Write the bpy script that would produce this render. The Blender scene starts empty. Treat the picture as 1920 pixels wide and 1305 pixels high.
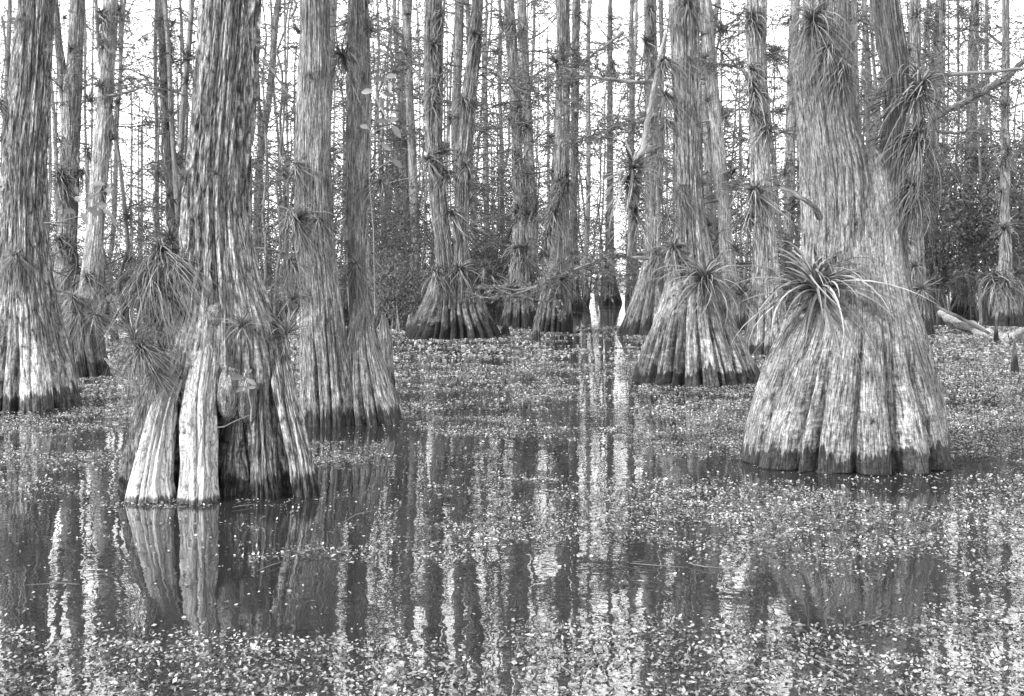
import bpy, math, random
import numpy as np
from mathutils import Vector

# ------------------------------------------------------------------ camera, world, sun
S = bpy.context.scene
COL = S.collection
F, HOR, H = 2000.0, 515.0, 1.3          # focal length and horizon measured on the 1920 px photograph; eye height
cam_d = bpy.data.cameras.new('camera'); cam = bpy.data.objects.new('camera', cam_d); COL.objects.link(cam)
cam.location = (0, 0, H); cam.rotation_euler = (math.radians(90), 0, 0)
cam_d.sensor_width = 36; cam_d.lens = 36 * F / 1920; cam_d.shift_y = -(652.5 - HOR) / 1920
cam_d.clip_start = 0.1; cam_d.clip_end = 2000
cam_d.dof.use_dof = True; cam_d.dof.focus_distance = 8.5; cam_d.dof.aperture_fstop = 14
S.camera = cam
SUN_EL, SUN_AZ = math.radians(38), math.radians(236)     # azimuth clockwise from +Y: behind the camera, to the left
w = bpy.data.worlds.new("World"); S.world = w; w.use_nodes = True
nt = w.node_tree; nt.nodes.clear()
sky = nt.nodes.new('ShaderNodeTexSky'); sky.sky_type = 'NISHITA'; sky.sun_disc = False
sky.sun_elevation = SUN_EL; sky.sun_rotation = SUN_AZ; sky.dust_density = 4; sky.air_density = 1.5
bw = nt.nodes.new('ShaderNodeRGBToBW'); gm = nt.nodes.new('ShaderNodeMath'); gm.operation = 'MULTIPLY_ADD'
gm.inputs[1].default_value = 0.6; gm.inputs[2].default_value = 11.0
bg = nt.nodes.new('ShaderNodeBackground'); bg.inputs['Strength'].default_value = 0.15
wo = nt.nodes.new('ShaderNodeOutputWorld')
nt.links.new(sky.outputs[0], bw.inputs[0]); nt.links.new(bw.outputs[0], gm.inputs[0])
nt.links.new(gm.outputs[0], bg.inputs['Color']); nt.links.new(bg.outputs[0], wo.inputs[0])
sl = bpy.data.lights.new('sun', 'SUN'); sl.energy = 5.0; sl.angle = math.radians(3.0); sl.color = (1, 1, 1)
so = bpy.data.objects.new('sun', sl); COL.objects.link(so)
sd = Vector((math.sin(SUN_AZ) * math.cos(SUN_EL), math.cos(SUN_AZ) * math.cos(SUN_EL), math.sin(SUN_EL)))
so.rotation_euler = sd.to_track_quat('Z', 'Y').to_euler()
S.view_settings.view_transform = 'Standard'; S.view_settings.look = 'None'
S.view_settings.exposure = 0.9; S.view_settings.gamma = 1
S.render.engine = 'CYCLES'

rng = np.random.default_rng(7)
random.seed(7)

def tag(o, label=None, cat=None, group=None, kind=None):
    if label: o['label'] = label
    if cat: o['category'] = cat
    if group: o['group'] = group
    if kind: o['kind'] = kind
    return o
def empty(name, loc=(0, 0, 0)):
    o = bpy.data.objects.new(name, None); COL.objects.link(o); o.location = loc
    o.empty_display_size = .2
    return o
def W(px, py, D):                       # a point D metres away, as sighted on the photograph
    return np.array([(px - 960) * D / F, D, H + (HOR - py) * D / F])
def dist(ybase): return F * H / (ybase - HOR)

# ------------------------------------------------------------------ noise
def _h(ix, iy, iz, s):
    h = (ix.astype(np.uint32) * np.uint32(374761393)) ^ (iy.astype(np.uint32) * np.uint32(668265263)) ^ (iz.astype(np.uint32) * np.uint32(2246822519)) ^ np.uint32((s * 3266489917) & 0xffffffff)
    h = (h ^ (h >> np.uint32(15))) * np.uint32(2246822519); h = (h ^ (h >> np.uint32(13))) * np.uint32(3266489917)
    h = h ^ (h >> np.uint32(16))
    return h.astype(np.float64) / 4294967295.0
def noise(x, y, z, seed=0):
    x, y, z = np.broadcast_arrays(x, y, z)
    ix, iy, iz = np.floor(x).astype(np.int64), np.floor(y).astype(np.int64), np.floor(z).astype(np.int64)
    fx, fy, fz = x - ix, y - iy, z - iz
    fx, fy, fz = [f * f * (3 - 2 * f) for f in (fx, fy, fz)]
    ix, iy, iz = ix & 0xffffff, iy & 0xffffff, iz & 0xffffff
    r = 0
    for a in (0, 1):
        wa = fx if a else 1 - fx
        for b in (0, 1):
            wb = fy if b else 1 - fy
            for c in (0, 1):
                wc = fz if c else 1 - fz
                r = r + wa * wb * wc * _h(ix + a, iy + b, iz + c, seed)
    return r
def fbm(x, y, z, o=3, seed=0):
    r, a, t = 0, 1, 0
    for i in range(o):
        r = r + a * noise(x * 2 ** i, y * 2 ** i, z * 2 ** i, seed + i * 17); t += a; a *= .5
    return r / t
def sst(a, b, x):
    t = np.clip((x - a) / (b - a), 0, 1); return t * t * (3 - 2 * t)

# ------------------------------------------------------------------ mesh builder
class MB:
    def __init__(s): s.v = []; s.f = {3: [], 4: []}; s.n = 0; s.att = {}
    def add(s, v, faces, **att):
        v = np.asarray(v, float); f = np.asarray(faces, int)
        s.v.append(v); s.f[f.shape[1]].append(f + s.n); s.n += len(v)
        for k, a in att.items(): s.att.setdefault(k, []).append(a)
    def extra(s, faces, off):
        f = np.asarray(faces, int); s.f[f.shape[1]].append(f + off)
    def build(s, name, mat, parent=None, smooth=True, link=True):
        me = bpy.data.meshes.new(name)
        V = np.concatenate(s.v).astype(np.float32)
        me.vertices.add(len(V)); me.vertices.foreach_set('co', V.ravel())
        q = np.concatenate(s.f[4]) if s.f[4] else np.zeros((0, 4), int)
        t = np.concatenate(s.f[3]) if s.f[3] else np.zeros((0, 3), int)
        idx = np.concatenate([q.ravel(), t.ravel()]).astype(np.int32)
        me.loops.add(len(idx)); me.loops.foreach_set('vertex_index', idx)
        st = np.concatenate([np.arange(len(q)) * 4, len(q) * 4 + np.arange(len(t)) * 3]).astype(np.int32)
        me.polygons.add(len(st)); me.polygons.foreach_set('loop_start', st)
        me.polygons.foreach_set('use_smooth', np.full(len(st), smooth))
        for k, a in s.att.items():
            a = np.concatenate(a).astype(np.float32)
            if a.ndim == 2:
                at = me.attributes.new(k, 'FLOAT_VECTOR', 'POINT'); at.data.foreach_set('vector', a.ravel())
            else:
                at = me.attributes.new(k, 'FLOAT', 'POINT'); at.data.foreach_set('value', a)
        me.update(calc_edges=True); me.validate()
        me.materials.append(mat)
        o = bpy.data.objects.new(name, me)
        if link: COL.objects.link(o)
        if parent: o.parent = parent
        return o

def tube(mb, P, R, sides=5, tone=None, r0=None, cap=True, seed=0):
    """round tapering tube along a path; carries the bark coordinates"""
    P = np.asarray(P, float); R = np.asarray(R, float); n = len(P)
    T = np.gradient(P, axis=0); T /= np.linalg.norm(T, axis=1)[:, None] + 1e-9
    ref = np.array([0, 0, 1.]) if abs(T[:, 2]).mean() < .8 else np.array([0, 1., 0])
    A = np.cross(T, ref); A /= np.linalg.norm(A, axis=1)[:, None] + 1e-9
    B = np.cross(T, A)
    th = np.arange(sides) / sides * 2 * math.pi
    c, s_ = np.cos(th), np.sin(th)
    v = P[:, None] + R[:, None, None] * (A[:, None] * c[None, :, None] + B[:, None] * s_[None, :, None])
    i = np.arange(n - 1)[:, None] * sides; j = np.arange(sides)[None]; j2 = (j + 1) % sides
    f = np.stack([i + j, i + j2, i + sides + j2, i + sides + j], -1).reshape(-1, 4)
    L = np.concatenate([[0], np.cumsum(np.linalg.norm(np.diff(P, axis=0), axis=1))])
    rr = r0 if r0 else max(R.mean(), .01)
    bk = np.stack([np.broadcast_to(c * rr, (n, sides)), np.broadcast_to(s_ * rr, (n, sides)), np.broadcast_to((L + 1 + seed)[:, None], (n, sides))], -1).reshape(-1, 3)
    mb.add(v.reshape(-1, 3), f, bk=bk, tone=np.full(n * sides, 1.0 if tone is None else tone))
    if cap and sides == 4: pass
    return mb

# ------------------------------------------------------------------ materials (black and white place)
def newmat(name):
    m = bpy.data.materials.new(name); m.use_nodes = True; m.node_tree.nodes.clear(); return m, m.node_tree
def g(v): return (v, v, v, 1)
class NT:
    def __init__(s, t): s.t = t
    def n(s, typ, **kw):
        nd = s.t.nodes.new(typ)
        for k, v in kw.items():
            if hasattr(nd, k): setattr(nd, k, v)
            else: nd.inputs[k].default_value = v
        return nd
    def l(s, a, b): s.t.links.new(a, b)
    def math(s, op, a, b=None, c=None, clamp=False):
        nd = s.t.nodes.new('ShaderNodeMath'); nd.operation = op; nd.use_clamp = clamp
        for i, x in enumerate((a, b, c)):
            if x is None: continue
            if isinstance(x, (int, float)): nd.inputs[i].default_value = x
            else: s.l(x, nd.inputs[i])
        return nd.outputs[0]
    def rng(s, x, a, b, c, d):
        nd = s.t.nodes.new('ShaderNodeMapRange'); nd.clamp = True
        nd.inputs[1].default_value, nd.inputs[2].default_value, nd.inputs[3].default_value, nd.inputs[4].default_value = a, b, c, d
        s.l(x, nd.inputs[0]); return nd.outputs[0]

def bark(name, base=.3, scale=1.0, band=.10, stain=1.15, blotch=1.0, lo=.35, hi=1.7, lichen=.3, bump=.6, strips=1.0, rough=.9):
    m, t = newmat(name); N = NT(t)
    a = N.n('ShaderNodeAttribute', attribute_name='bk'); tn = N.n('ShaderNodeAttribute', attribute_name='tone')
    def mapped(sz):
        mp = N.n('ShaderNodeMapping'); mp.inputs['Scale'].default_value = (1, 1, sz); N.l(a.outputs['Vector'], mp.inputs[0]); return mp.outputs[0]
    wat = N.n('ShaderNodeAttribute', attribute_name='wide')
    fine = N.rng(wat.outputs['Fac'], 1.3, 2.8, 0, 1)
    def mapped2(sz, k):
        mp = N.n('ShaderNodeMapping'); mp.inputs['Scale'].default_value = (k, k, sz); N.l(a.outputs['Vector'], mp.inputs[0]); return mp.outputs[0]
    def mix(x, y):
        return N.math('ADD', N.math('MULTIPLY', x, N.math('SUBTRACT', 1.0, fine)), N.math('MULTIPLY', y, fine))
    fv, vv, cv = [], [], []
    for k_ in (1.0, 2.7):
        fib = N.n('ShaderNodeTexNoise', **{'Scale': 120 * scale, 'Detail': 6.0, 'Roughness': .7}); N.l(mapped2(.07, k_), fib.inputs['Vector']); fv.append(fib.outputs[0])
        vor = N.n('ShaderNodeTexVoronoi', feature='DISTANCE_TO_EDGE', **{'Scale': 42 * scale}); N.l(mapped2(.095, k_), vor.inputs['Vector']); vv.append(vor.outputs['Distance'])
        cel = N.n('ShaderNodeTexVoronoi', feature='F1', **{'Scale': 42 * scale}); N.l(mapped2(.095, k_), cel.inputs['Vector'])
        cs = N.n('ShaderNodeSeparateColor'); N.l(cel.outputs['Color'], cs.inputs[0]); cv.append(cs.outputs[0])
    frag = N.n('ShaderNodeTexNoise', **{'Scale': 75 * scale, 'Detail': 5.0, 'Roughness': .75}); N.l(mapped2(.5, 1.6), frag.inputs['Vector'])
    big = N.n('ShaderNodeTexNoise', **{'Scale': 6.0 * scale ** .5, 'Detail': 5.0, 'Roughness': .65}); N.l(mapped(.35), big.inputs['Vector'])
    lic = N.n('ShaderNodeTexNoise', **{'Scale': 26 * scale, 'Detail': 6.0, 'Roughness': .8}); N.l(mapped2(.9, 2.0), lic.inputs['Vector'])
    f1 = N.math('MULTIPLY', N.rng(mix(*fv), .39, .61, lo, hi), N.rng(mix(*cv), 0, 1, 1 - .4 * strips, 1 + .4 * strips))
    f2 = N.rng(mix(*vv), 0, .09, 1 - .75 * strips, 1.05)
    f3 = N.rng(frag.outputs[0], .36, .64, .45, 1.6)
    f4 = N.rng(big.outputs[0], .34, .66, 1 - .5 * blotch, 1 + .5 * blotch)
    f5 = N.rng(lic.outputs[0], .56, .66, 0, lichen)
    c = N.math('MULTIPLY', N.math('MULTIPLY', f1, f2), N.math('MULTIPLY', f3, f4))
    c = N.math('MULTIPLY', c, tn.outputs['Fac'])
    c = N.math('ADD', N.math('MULTIPLY', c, base), N.math('MULTIPLY', f5, .30))
    # wet band with a toothed upper edge, drowned slime near the water
    tee = N.n('ShaderNodeTexNoise', **{'Scale': 90 * scale, 'Detail': 3.0, 'Roughness': .6}); N.l(mapped(.04), tee.inputs['Vector'])
    tee2 = N.n('ShaderNodeTexNoise', **{'Scale': 7 * scale ** .5, 'Detail': 1.0}); N.l(mapped(.04), tee2.inputs['Vector'])
    sx = N.n('ShaderNodeSeparateXYZ'); N.l(a.outputs['Vector'], sx.inputs[0])
    th = N.math('ADD', N.rng(tee.outputs[0], .3, .7, .5 * band, 1.5 * band), N.rng(tee2.outputs[0], .3, .7, -.3 * band, .45 * band))
    wet = N.rng(N.math('SUBTRACT', sx.outputs[2], th), -.01, .01, 0.2, 1.0)
    pale = N.rng(N.math('SUBTRACT', sx.outputs[2], th), .0, band * 5, stain, 1.0)      # bleached by floods just above it
    c = N.math('MULTIPLY', c, N.math('MULTIPLY', wet, pale))
    c = N.math('MINIMUM', c, .6)
    ht = N.math('ADD', N.math('MULTIPLY', f1, .5), N.math('ADD', f2, N.math('MULTIPLY', f3, .5)))
    bp = N.n('ShaderNodeBump', **{'Strength': bump, 'Distance': .012 / scale ** .5}); N.l(ht, bp.inputs['Height'])
    b = N.n('ShaderNodeBsdfPrincipled'); b.inputs['Roughness'].default_value = rough; b.inputs['Specular IOR Level'].default_value = .25
    cc = N.n('ShaderNodeCombineColor'); [N.l(c, cc.inputs[i]) for i in range(3)]
    N.l(cc.outputs[0], b.inputs['Base Color']); N.l(bp.outputs[0], b.inputs['Normal'])
    o = N.n('ShaderNodeOutputMaterial'); N.l(b.outputs[0], o.inputs[0])
    return m
def leafmat(name, lo, hi, trans=.25, rough=.5, scale=9, spec=.4):
    m, t = newmat(name); N = NT(t)
    ge = N.n('ShaderNodeNewGeometry'); no = N.n('ShaderNodeTexNoise', **{'Scale': float(scale), 'Detail': 3.0, 'Roughness': .7})
    tc = N.n('ShaderNodeTexCoord'); N.l(tc.outputs['Object'], no.inputs['Vector'])
    ri = N.math('ADD', N.math('MULTIPLY', ge.outputs['Random Per Island'], .6), N.math('MULTIPLY', N.rng(no.outputs[0], .3, .7, 0, 1), .4))
    c = N.math('MULTIPLY_ADD', N.math('POWER', ri, 2.2), hi - lo, lo)
    cc = N.n('ShaderNodeCombineColor'); [N.l(c, cc.inputs[i]) for i in range(3)]
    b = N.n('ShaderNodeBsdfPrincipled'); b.inputs['Roughness'].default_value = rough; b.inputs['Specular IOR Level'].default_value = spec
    N.l(cc.outputs[0], b.inputs['Base Color'])
    tr = N.n('ShaderNodeBsdfTranslucent'); N.l(cc.outputs[0], tr.inputs[0])
    mx = N.n('ShaderNodeMixShader'); mx.inputs[0].default_value = trans
    N.l(b.outputs[0], mx.inputs[1]); N.l(tr.outputs[0], mx.inputs[2])
    o = N.n('ShaderNodeOutputMaterial'); N.l(mx.outputs[0], o.inputs[0])
    return m

M = dict(
    bark_hollow=bark('bark_hollow', .17, 1.0, .11, lo=.18, hi=2.0, lichen=.25, bump=1.0),
    bark_bleached=bark('bark_bleached', .36, 1.5, .03, stain=1.0, blotch=.35, lo=.55, hi=1.3, lichen=.15, bump=1.0, strips=.7),  # lighter bark for the two front roots
    bark_left=bark('bark_left', .16, .8, .15, lo=.18, hi=2.0, lichen=.25, bump=1.0),
    bark_smooth=bark('bark_smooth', .12, 1.0, .12, stain=1.0, lo=.2, hi=1.9, lichen=.4, bump=.8, strips=.5),
    bark_fork=bark('bark_fork', .135, 1.25, .135, stain=.95, blotch=.75, lo=.2, hi=1.75, lichen=.28, bump=.8, strips=.45),
    bark_mid=bark('bark_mid', .13, .6, .17, stain=.8, lo=.25, hi=1.9, lichen=.4, bump=.8, strips=.6),
    bark_far=bark('bark_far', .125, .4, .33, stain=.5, lo=.3, hi=1.8, lichen=.4, bump=.7, strips=.5),
    bark_twig=bark('bark_twig', .08, .8, .0001, lo=.5, hi=1.5, lichen=.2, bump=.3, strips=.2),
    deadwood=bark('deadwood', .15, 1.0, .0001, lo=.5, hi=1.4, lichen=.2, bump=.6, strips=.4),
    needle=leafmat('needle', .03, .22, .35),
    plant=leafmat('plant', .03, .34, .2, rough=.45),
    dry=leafmat('dry', .03, .22, .15, rough=.8),
    broad=leafmat('broad', .03, .2, .3, rough=.35, scale=5),
    bigleaf=leafmat('bigleaf', .07, .2, .3, rough=.5),
    weed=leafmat('weed', .02, .42, .15, rough=.5, scale=3),
)
# water
def water_mat():
    m, t = newmat('swamp_water'); N = NT(t)
    tc = N.n('ShaderNodeTexCoord'); P = tc.outputs['Object']
    def mp(sx, sy):
        k = N.n('ShaderNodeMapping'); k.inputs['Scale'].default_value = (sx, sy, 1); N.l(P, k.inputs[0]); return k.outputs[0]
    n1 = N.n('ShaderNodeTexNoise', **{'Scale': 9.0, 'Detail': 2.0, 'Roughness': .5}); N.l(mp(1, 1), n1.inputs['Vector'])
    n2 = N.n('ShaderNodeTexNoise', **{'Scale': 2.2, 'Detail': 1.0}); N.l(mp(.6, 1), n2.inputs['Vector'])
    hh = N.math('ADD', N.math('MULTIPLY', n1.outputs[0], .35), n2.outputs[0])
    bp = N.n('ShaderNodeBump', **{'Strength': 1.0, 'Distance': .0022}); N.l(hh, bp.inputs['Height'])
    gl = N.n('ShaderNodeBsdfGlossy'); gl.inputs['Roughness'].default_value = .012; gl.inputs['Color'].default_value = g(.95); N.l(bp.outputs[0], gl.inputs['Normal'])
    df = N.n('ShaderNodeBsdfDiffuse'); df.inputs['Color'].default_value = g(.012)
    fr = N.n('ShaderNodeFresnel'); fr.inputs['IOR'].default_value = 2.8; N.l(bp.outputs[0], fr.inputs['Normal'])
    mx = N.n('ShaderNodeMixShader'); N.l(fr.outputs[0], mx.inputs[0]); N.l(df.outputs[0], mx.inputs[1]); N.l(gl.outputs[0], mx.inputs[2])
    # duckweed film, in speckled patches further out
    s1 = N.n('ShaderNodeTexNoise', **{'Scale': .55, 'Detail': 3.0, 'Roughness': .6}); N.l(mp(.6, 1), s1.inputs['Vector'])
    s2 = N.n('ShaderNodeTexNoise', **{'Scale': 26.0, 'Detail': 4.0, 'Roughness': .75}); N.l(mp(1, .7), s2.inputs['Vector'])
    sp = N.n('ShaderNodeSeparateXYZ'); N.l(P, sp.inputs[0])
    far = N.rng(sp.outputs[1], 7, 22, 0, .24)
    msk = N.rng(N.math('ADD', N.math('ADD', N.math('MULTIPLY', s1.outputs[0], .55), N.math('MULTIPLY', s2.outputs[0], .8)), far), .98, 1.04, 0, .6)
    s3 = N.n('ShaderNodeTexNoise', **{'Scale': 60.0, 'Detail': 2.0}); N.l(P, s3.inputs['Vector'])
    wc = N.rng(s3.outputs[0], .3, .7, .06, .35)
    cc = N.n('ShaderNodeCombineColor'); [N.l(wc, cc.inputs[i]) for i in range(3)]
    dw = N.n('ShaderNodeBsdfDiffuse'); N.l(cc.outputs[0], dw.inputs[0])
    m2 = N.n('ShaderNodeMixShader'); N.l(msk, m2.inputs[0]); N.l(mx.outputs[0], m2.inputs[1]); N.l(dw.outputs[0], m2.inputs[2])
    o = N.n('ShaderNodeOutputMaterial'); N.l(m2.outputs[0], o.inputs[0])
    return m
mb = MB(); mb.add([(-400, -60, 0), (400, -60, 0), (400, 700, 0), (-400, 700, 0)], [(0, 1, 2, 3)])
tag(mb.build('water', water_mat(), smooth=False), kind='structure')
gm_, gt = newmat('swamp_soil'); GN = NT(gt)
gn = GN.n('ShaderNodeTexNoise', **{'Scale': 3.0, 'Detail': 8.0, 'Roughness': .75}); gc = GN.rng(gn.outputs[0], .35, .65, .06, .35)
gcc = GN.n('ShaderNodeCombineColor'); [GN.l(gc, gcc.inputs[i]) for i in range(3)]
gd = GN.n('ShaderNodeBsdfDiffuse'); GN.l(gcc.outputs[0], gd.inputs[0]); go_ = GN.n('ShaderNodeOutputMaterial'); GN.l(gd.outputs[0], go_.inputs[0])
# forest floor that rises just out of the water at the back of the swamp
X, Y = np.meshgrid(np.linspace(-130, 130, 131), np.linspace(30, 260, 93))
edge = 46 + 12 * noise(X * .05, 0, 0, 3) + 4 * noise(X * .3, 0, 0, 5) + 30 * np.exp(-((X - 5.5) / 3.5) ** 2) - 14 * sst(8, 16, X) - 12 * sst(-10, -16, X)
Z = np.clip((Y - edge) * .03, -.4, .35) + .12 * (fbm(X * .4, Y * .4, 0, 3, 9) - .5)
mb = MB(); n_, m_ = X.shape; i = (np.arange(n_ - 1)[:, None] * m_ + np.arange(m_ - 1)[None]).ravel()
mb.add(np.stack([X, Y, Z], -1).reshape(-1, 3), np.stack([i, i + 1, i + m_ + 1, i + m_], -1))
tag(mb.build('ground', gm_), kind='structure')

# ------------------------------------------------------------------ trunks
STEMS = {}
def loft(mb, st, D, depth=.85, dtop=None, nth=96, nz=160, top=11., lobes=None, flz=1.2, amp=.3, seed=0, barkamp=.006, creases=(), cav=(), tones=(), tone=1.0, z0=-.3, R0=None, key=None, ymin=-60, bfreq=1.0, lumps=.03, swell=.06, dtr=None, plates=.8, sink=0, tfade=None):
    """st: [(y, xleft, xright)] sighted widths, bottom first. lobes: sighted crease positions across the base"""
    st = sorted(st, key=lambda s: -s[0])
    zz = np.array([H + (HOR - s[0]) * D / F for s in st]); xc = np.array([((s[1] + s[2]) / 2 - 960) * D / F for s in st]); rr = np.array([(s[2] - s[1]) / 2 * D / F for s in st])
    # perspective makes a round column look about right; continue above the frame
    if zz[-1] < top:
        k = 0 if len(zz) < 2 else (xc[-1] - xc[-2]) / (zz[-1] - zz[-2])
        zz = np.append(zz, [zz[-1] + 2, top]) if top > zz[-1] + 2.5 else np.append(zz, top)
        m = len(zz) - len(xc)
        for q in range(m):
            xc = np.append(xc, xc[-1] + k * .5 * (zz[len(xc)] - zz[len(xc) - 1])); rr = np.append(rr, rr[-1] * (.9 if q == 0 and m == 2 else .55))
    if zz[0] > z0:
        zz = np.insert(zz, 0, z0); xc = np.insert(xc, 0, xc[0]); rr = np.insert(rr, 0, rr[0] * 1.06)
    zt = H + (HOR - ymin) * D / F; zt = min(zt, top)
    nf = int(nz * .85)
    Zr = np.concatenate([np.linspace(z0, zt, nf, endpoint=False), np.linspace(zt, top, nz - nf)]) if top > zt + .01 else np.linspace(z0, top, nz)
    zd = np.linspace(z0, top, 600); kern = np.hanning(13); kern /= kern.sum()
    def sm(a):
        d = np.interp(zd, zz, a); p = np.pad(d, 6, mode='edge'); return np.interp(Zr, zd, np.convolve(p, kern, 'valid'))
    cx, r = sm(xc), sm(rr)
    R0 = R0 or float(np.median(rr[len(rr) // 2:])) 
    th = np.arange(nth) / nth * 2 * math.pi
    TH, ZZ = np.meshgrid(th, Zr); C, Sn = np.cos(TH), np.sin(TH)
    rs = np.random.default_rng(seed)
    mult = np.ones_like(TH); tn = np.full_like(TH, tone)
    # crease angles: those sighted on the front plus random ones behind
    zb = np.interp(0, zz, xc); rb = np.interp(0, zz, rr)
    ang = []
    if lobes is not None:
        for p in lobes:
            px = p if not isinstance(p, tuple) else p[0]
            u = np.clip(((px - 960) * D / F - zb) / rb, -.98, .98); ang.append(-math.acos(u) if True else 0)
        ang = [(a % (2 * math.pi)) for a in ang]
        ang += list(np.linspace(.25, math.pi - .25, 5) + rs.uniform(-.1, .1, 5))
    else:
        K = rs.integers(9, 14); ang = list((np.arange(K) + rs.uniform(-.3, .3, K)) / K * 2 * math.pi)
    ang = sorted(a % (2 * math.pi) for a in ang); K = len(ang)
    base = sst(flz, 0.0, ZZ) ** 1.1
    wob = .10 * (noise(C * 1.5, Sn * 1.5, ZZ * 1.6, seed + 5) - .5)
    TW = (TH + wob * (1 - base * .5)) % (2 * math.pi)
    for k in range(K):
        a0 = ang[k]; a1 = ang[(k + 1) % K] + (2 * math.pi if k == K - 1 else 0)
        t = TW.copy(); t = np.where(t < a0, t + 2 * math.pi, t); ins = (t >= a0) & (t < a1)
        u = np.clip((t - a0) / (a1 - a0), 0, 1); wd = a1 - a0
        h0 = rs.uniform(.65, 1.25); bb = sst(flz * h0, 0.0, ZZ) ** 1.1
        aa = amp * min(1.0, .45 + wd)
        bul = 1 - aa * bb * (1 - np.clip(np.sin(math.pi * u), 0, 1) ** .42)
        off = rs.uniform(-.14, .02) * bb * np.sin(math.pi * u) ** .5
        grv = .14 * sst(.0, .5, bb) * np.exp(-(np.minimum(u, 1 - u) * wd / max(.04, 5.0 / nth)) ** 2) * min(1, amp / .25)
        mult = np.where(ins, bul + off - grv, mult)
        tl = rs.uniform(.75, 1.25)
        tn = np.where(ins, tn * (1 + (tl - 1) * np.clip(bb * 2, 0, 1) * np.sin(math.pi * u) ** .4), tn)
    for (px, half, dep, ztop, soft) in cav:      # hollows sunk into the base
        u = np.clip(((px - 960) * D / F - zb) / rb, -.98, .98); a = (-math.acos(u)) % (2 * math.pi)
        hw = half * D / F / rb
        d = np.abs((TH - a + math.pi) % (2 * math.pi) - math.pi)
        edge_ = hw * (1 - np.clip(ZZ / ztop, 0, 1) ** 3 * .6) + .03 * (noise(ZZ * 9, a, 0, seed + 3) - .5)
        mult -= dep * sst(edge_ + soft, edge_ - soft, d) * sst(ztop + .04, ztop - .02, ZZ)
    for (p0, p1, zl, zh, tv) in tones:           # strips of light and shade painted into the tone
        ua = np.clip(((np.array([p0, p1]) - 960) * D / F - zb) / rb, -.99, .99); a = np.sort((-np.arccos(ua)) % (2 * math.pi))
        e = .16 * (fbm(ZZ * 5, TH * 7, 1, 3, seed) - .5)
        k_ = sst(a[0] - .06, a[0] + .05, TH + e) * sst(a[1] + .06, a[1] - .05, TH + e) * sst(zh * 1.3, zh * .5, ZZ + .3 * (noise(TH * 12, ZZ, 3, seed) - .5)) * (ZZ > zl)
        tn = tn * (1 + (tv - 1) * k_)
    # long rolling irregularities and the bark itself
    mult += lumps * (fbm(C * 2, Sn * 2, ZZ * 1.1, 3, seed + 11) - .5) * 2
    q = R0 * 26 * bfreq
    wx = .35 * (noise(C * q * .3, Sn * q * .3, ZZ * 1.7, seed + 2) - .5)
    rid = 1 - np.abs(2 * noise(C * q + wx, Sn * q + wx, ZZ * .75, seed + 21) - 1)
    fin = noise(C * q * 2.3 + wx, Sn * q * 2.3, ZZ * 2.2, seed + 31)
    fin2 = noise(C * q * 4.5, Sn * q * 4.5, ZZ * 9, seed + 41)
    ridb = 1 - np.abs(2 * noise(C * q * 2.6, Sn * q * 2.6, ZZ * .8, seed + 22) - 1); wf = sst(1.3, 2.8, (r / R0)[:, None])
    rid = rid * (1 - wf) + ridb * wf
    pl = sst(.44, .56, noise(C * q * 1.4 + 9, Sn * q * 1.4, ZZ * 3.1 + .8 * noise(C * q, Sn * q, 0, seed), seed + 51)) + .6 * sst(.42, .58, noise(C * q * 3.2, Sn * q * 3.2, ZZ * 6.5, seed + 52)) - .8
    disp = barkamp * plates * pl + barkamp * (-2.2 * sst(.72, .98, rid) + 1.1 * (fin - .5) * 2 + .5 * (fin2 - .5) * 2)
    Rr = r[:, None] * mult * (1 + swell * sst(flz, 0, ZZ)) + disp
    Xv = cx[:, None] + Rr * C; Yv = D + Rr * Sn * depth
    if dtop is not None: Yv = D + Rr * Sn * (dtop + (depth - dtop) * sst(*(dtr or (top, top - 1.3)), ZZ))
    wide = np.broadcast_to((r / R0)[:, None], TH.shape).ravel()
    if sink: Yv = Yv + sink * sst(top - .5, top, ZZ)
    if tfade: tn = .55 + (tn - .55) * sst(top - .05, top - tfade, ZZ + .5 * (fbm(C * 9, Sn * 9, ZZ * 3, 2, seed) - .5))
    V = np.stack([Xv, Yv, ZZ + .0 * C], -1).reshape(-1, 3)
    nzr = len(Zr); i = np.arange(nzr - 1)[:, None] * nth; j = np.arange(nth)[None]; j2 = (j + 1) % nth
    f = np.stack([i + j, i + j2, i + nth + j2, i + nth + j], -1).reshape(-1, 4)
    bk = np.stack([C * R0, Sn * R0, ZZ], -1).reshape(-1, 3)
    mb.add(V, f, bk=bk, tone=np.clip(tn, .2, 3.4).ravel(), wide=wide)
    info = dict(z=Zr, cx=cx, r=r, D=D, depth=max(depth, .72))
    if key: STEMS.setdefault(key, []).append(info)
    return info

def on_stem(info, px, py):
    """world point on the front of a stem, as sighted"""
    D = info['D']; z = H + (HOR - py) * D / F
    r = np.interp(z, info['z'], info['r']); cx = np.interp(z, info['z'], info['cx'])
    y = D
    for _ in range(3):
        dx = np.clip(((px - 960) * y / F - cx) / r, -1, 1); y = D - r * info['depth'] * math.sqrt(max(0, 1 - dx * dx))
    p = W(px, py, y); out = np.array([dx, -math.sqrt(max(0, 1 - dx * dx))])
    if abs(((px - 960) * y / F - cx) / r) > 1: p = W(px, py, D)
    return p, out

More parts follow.
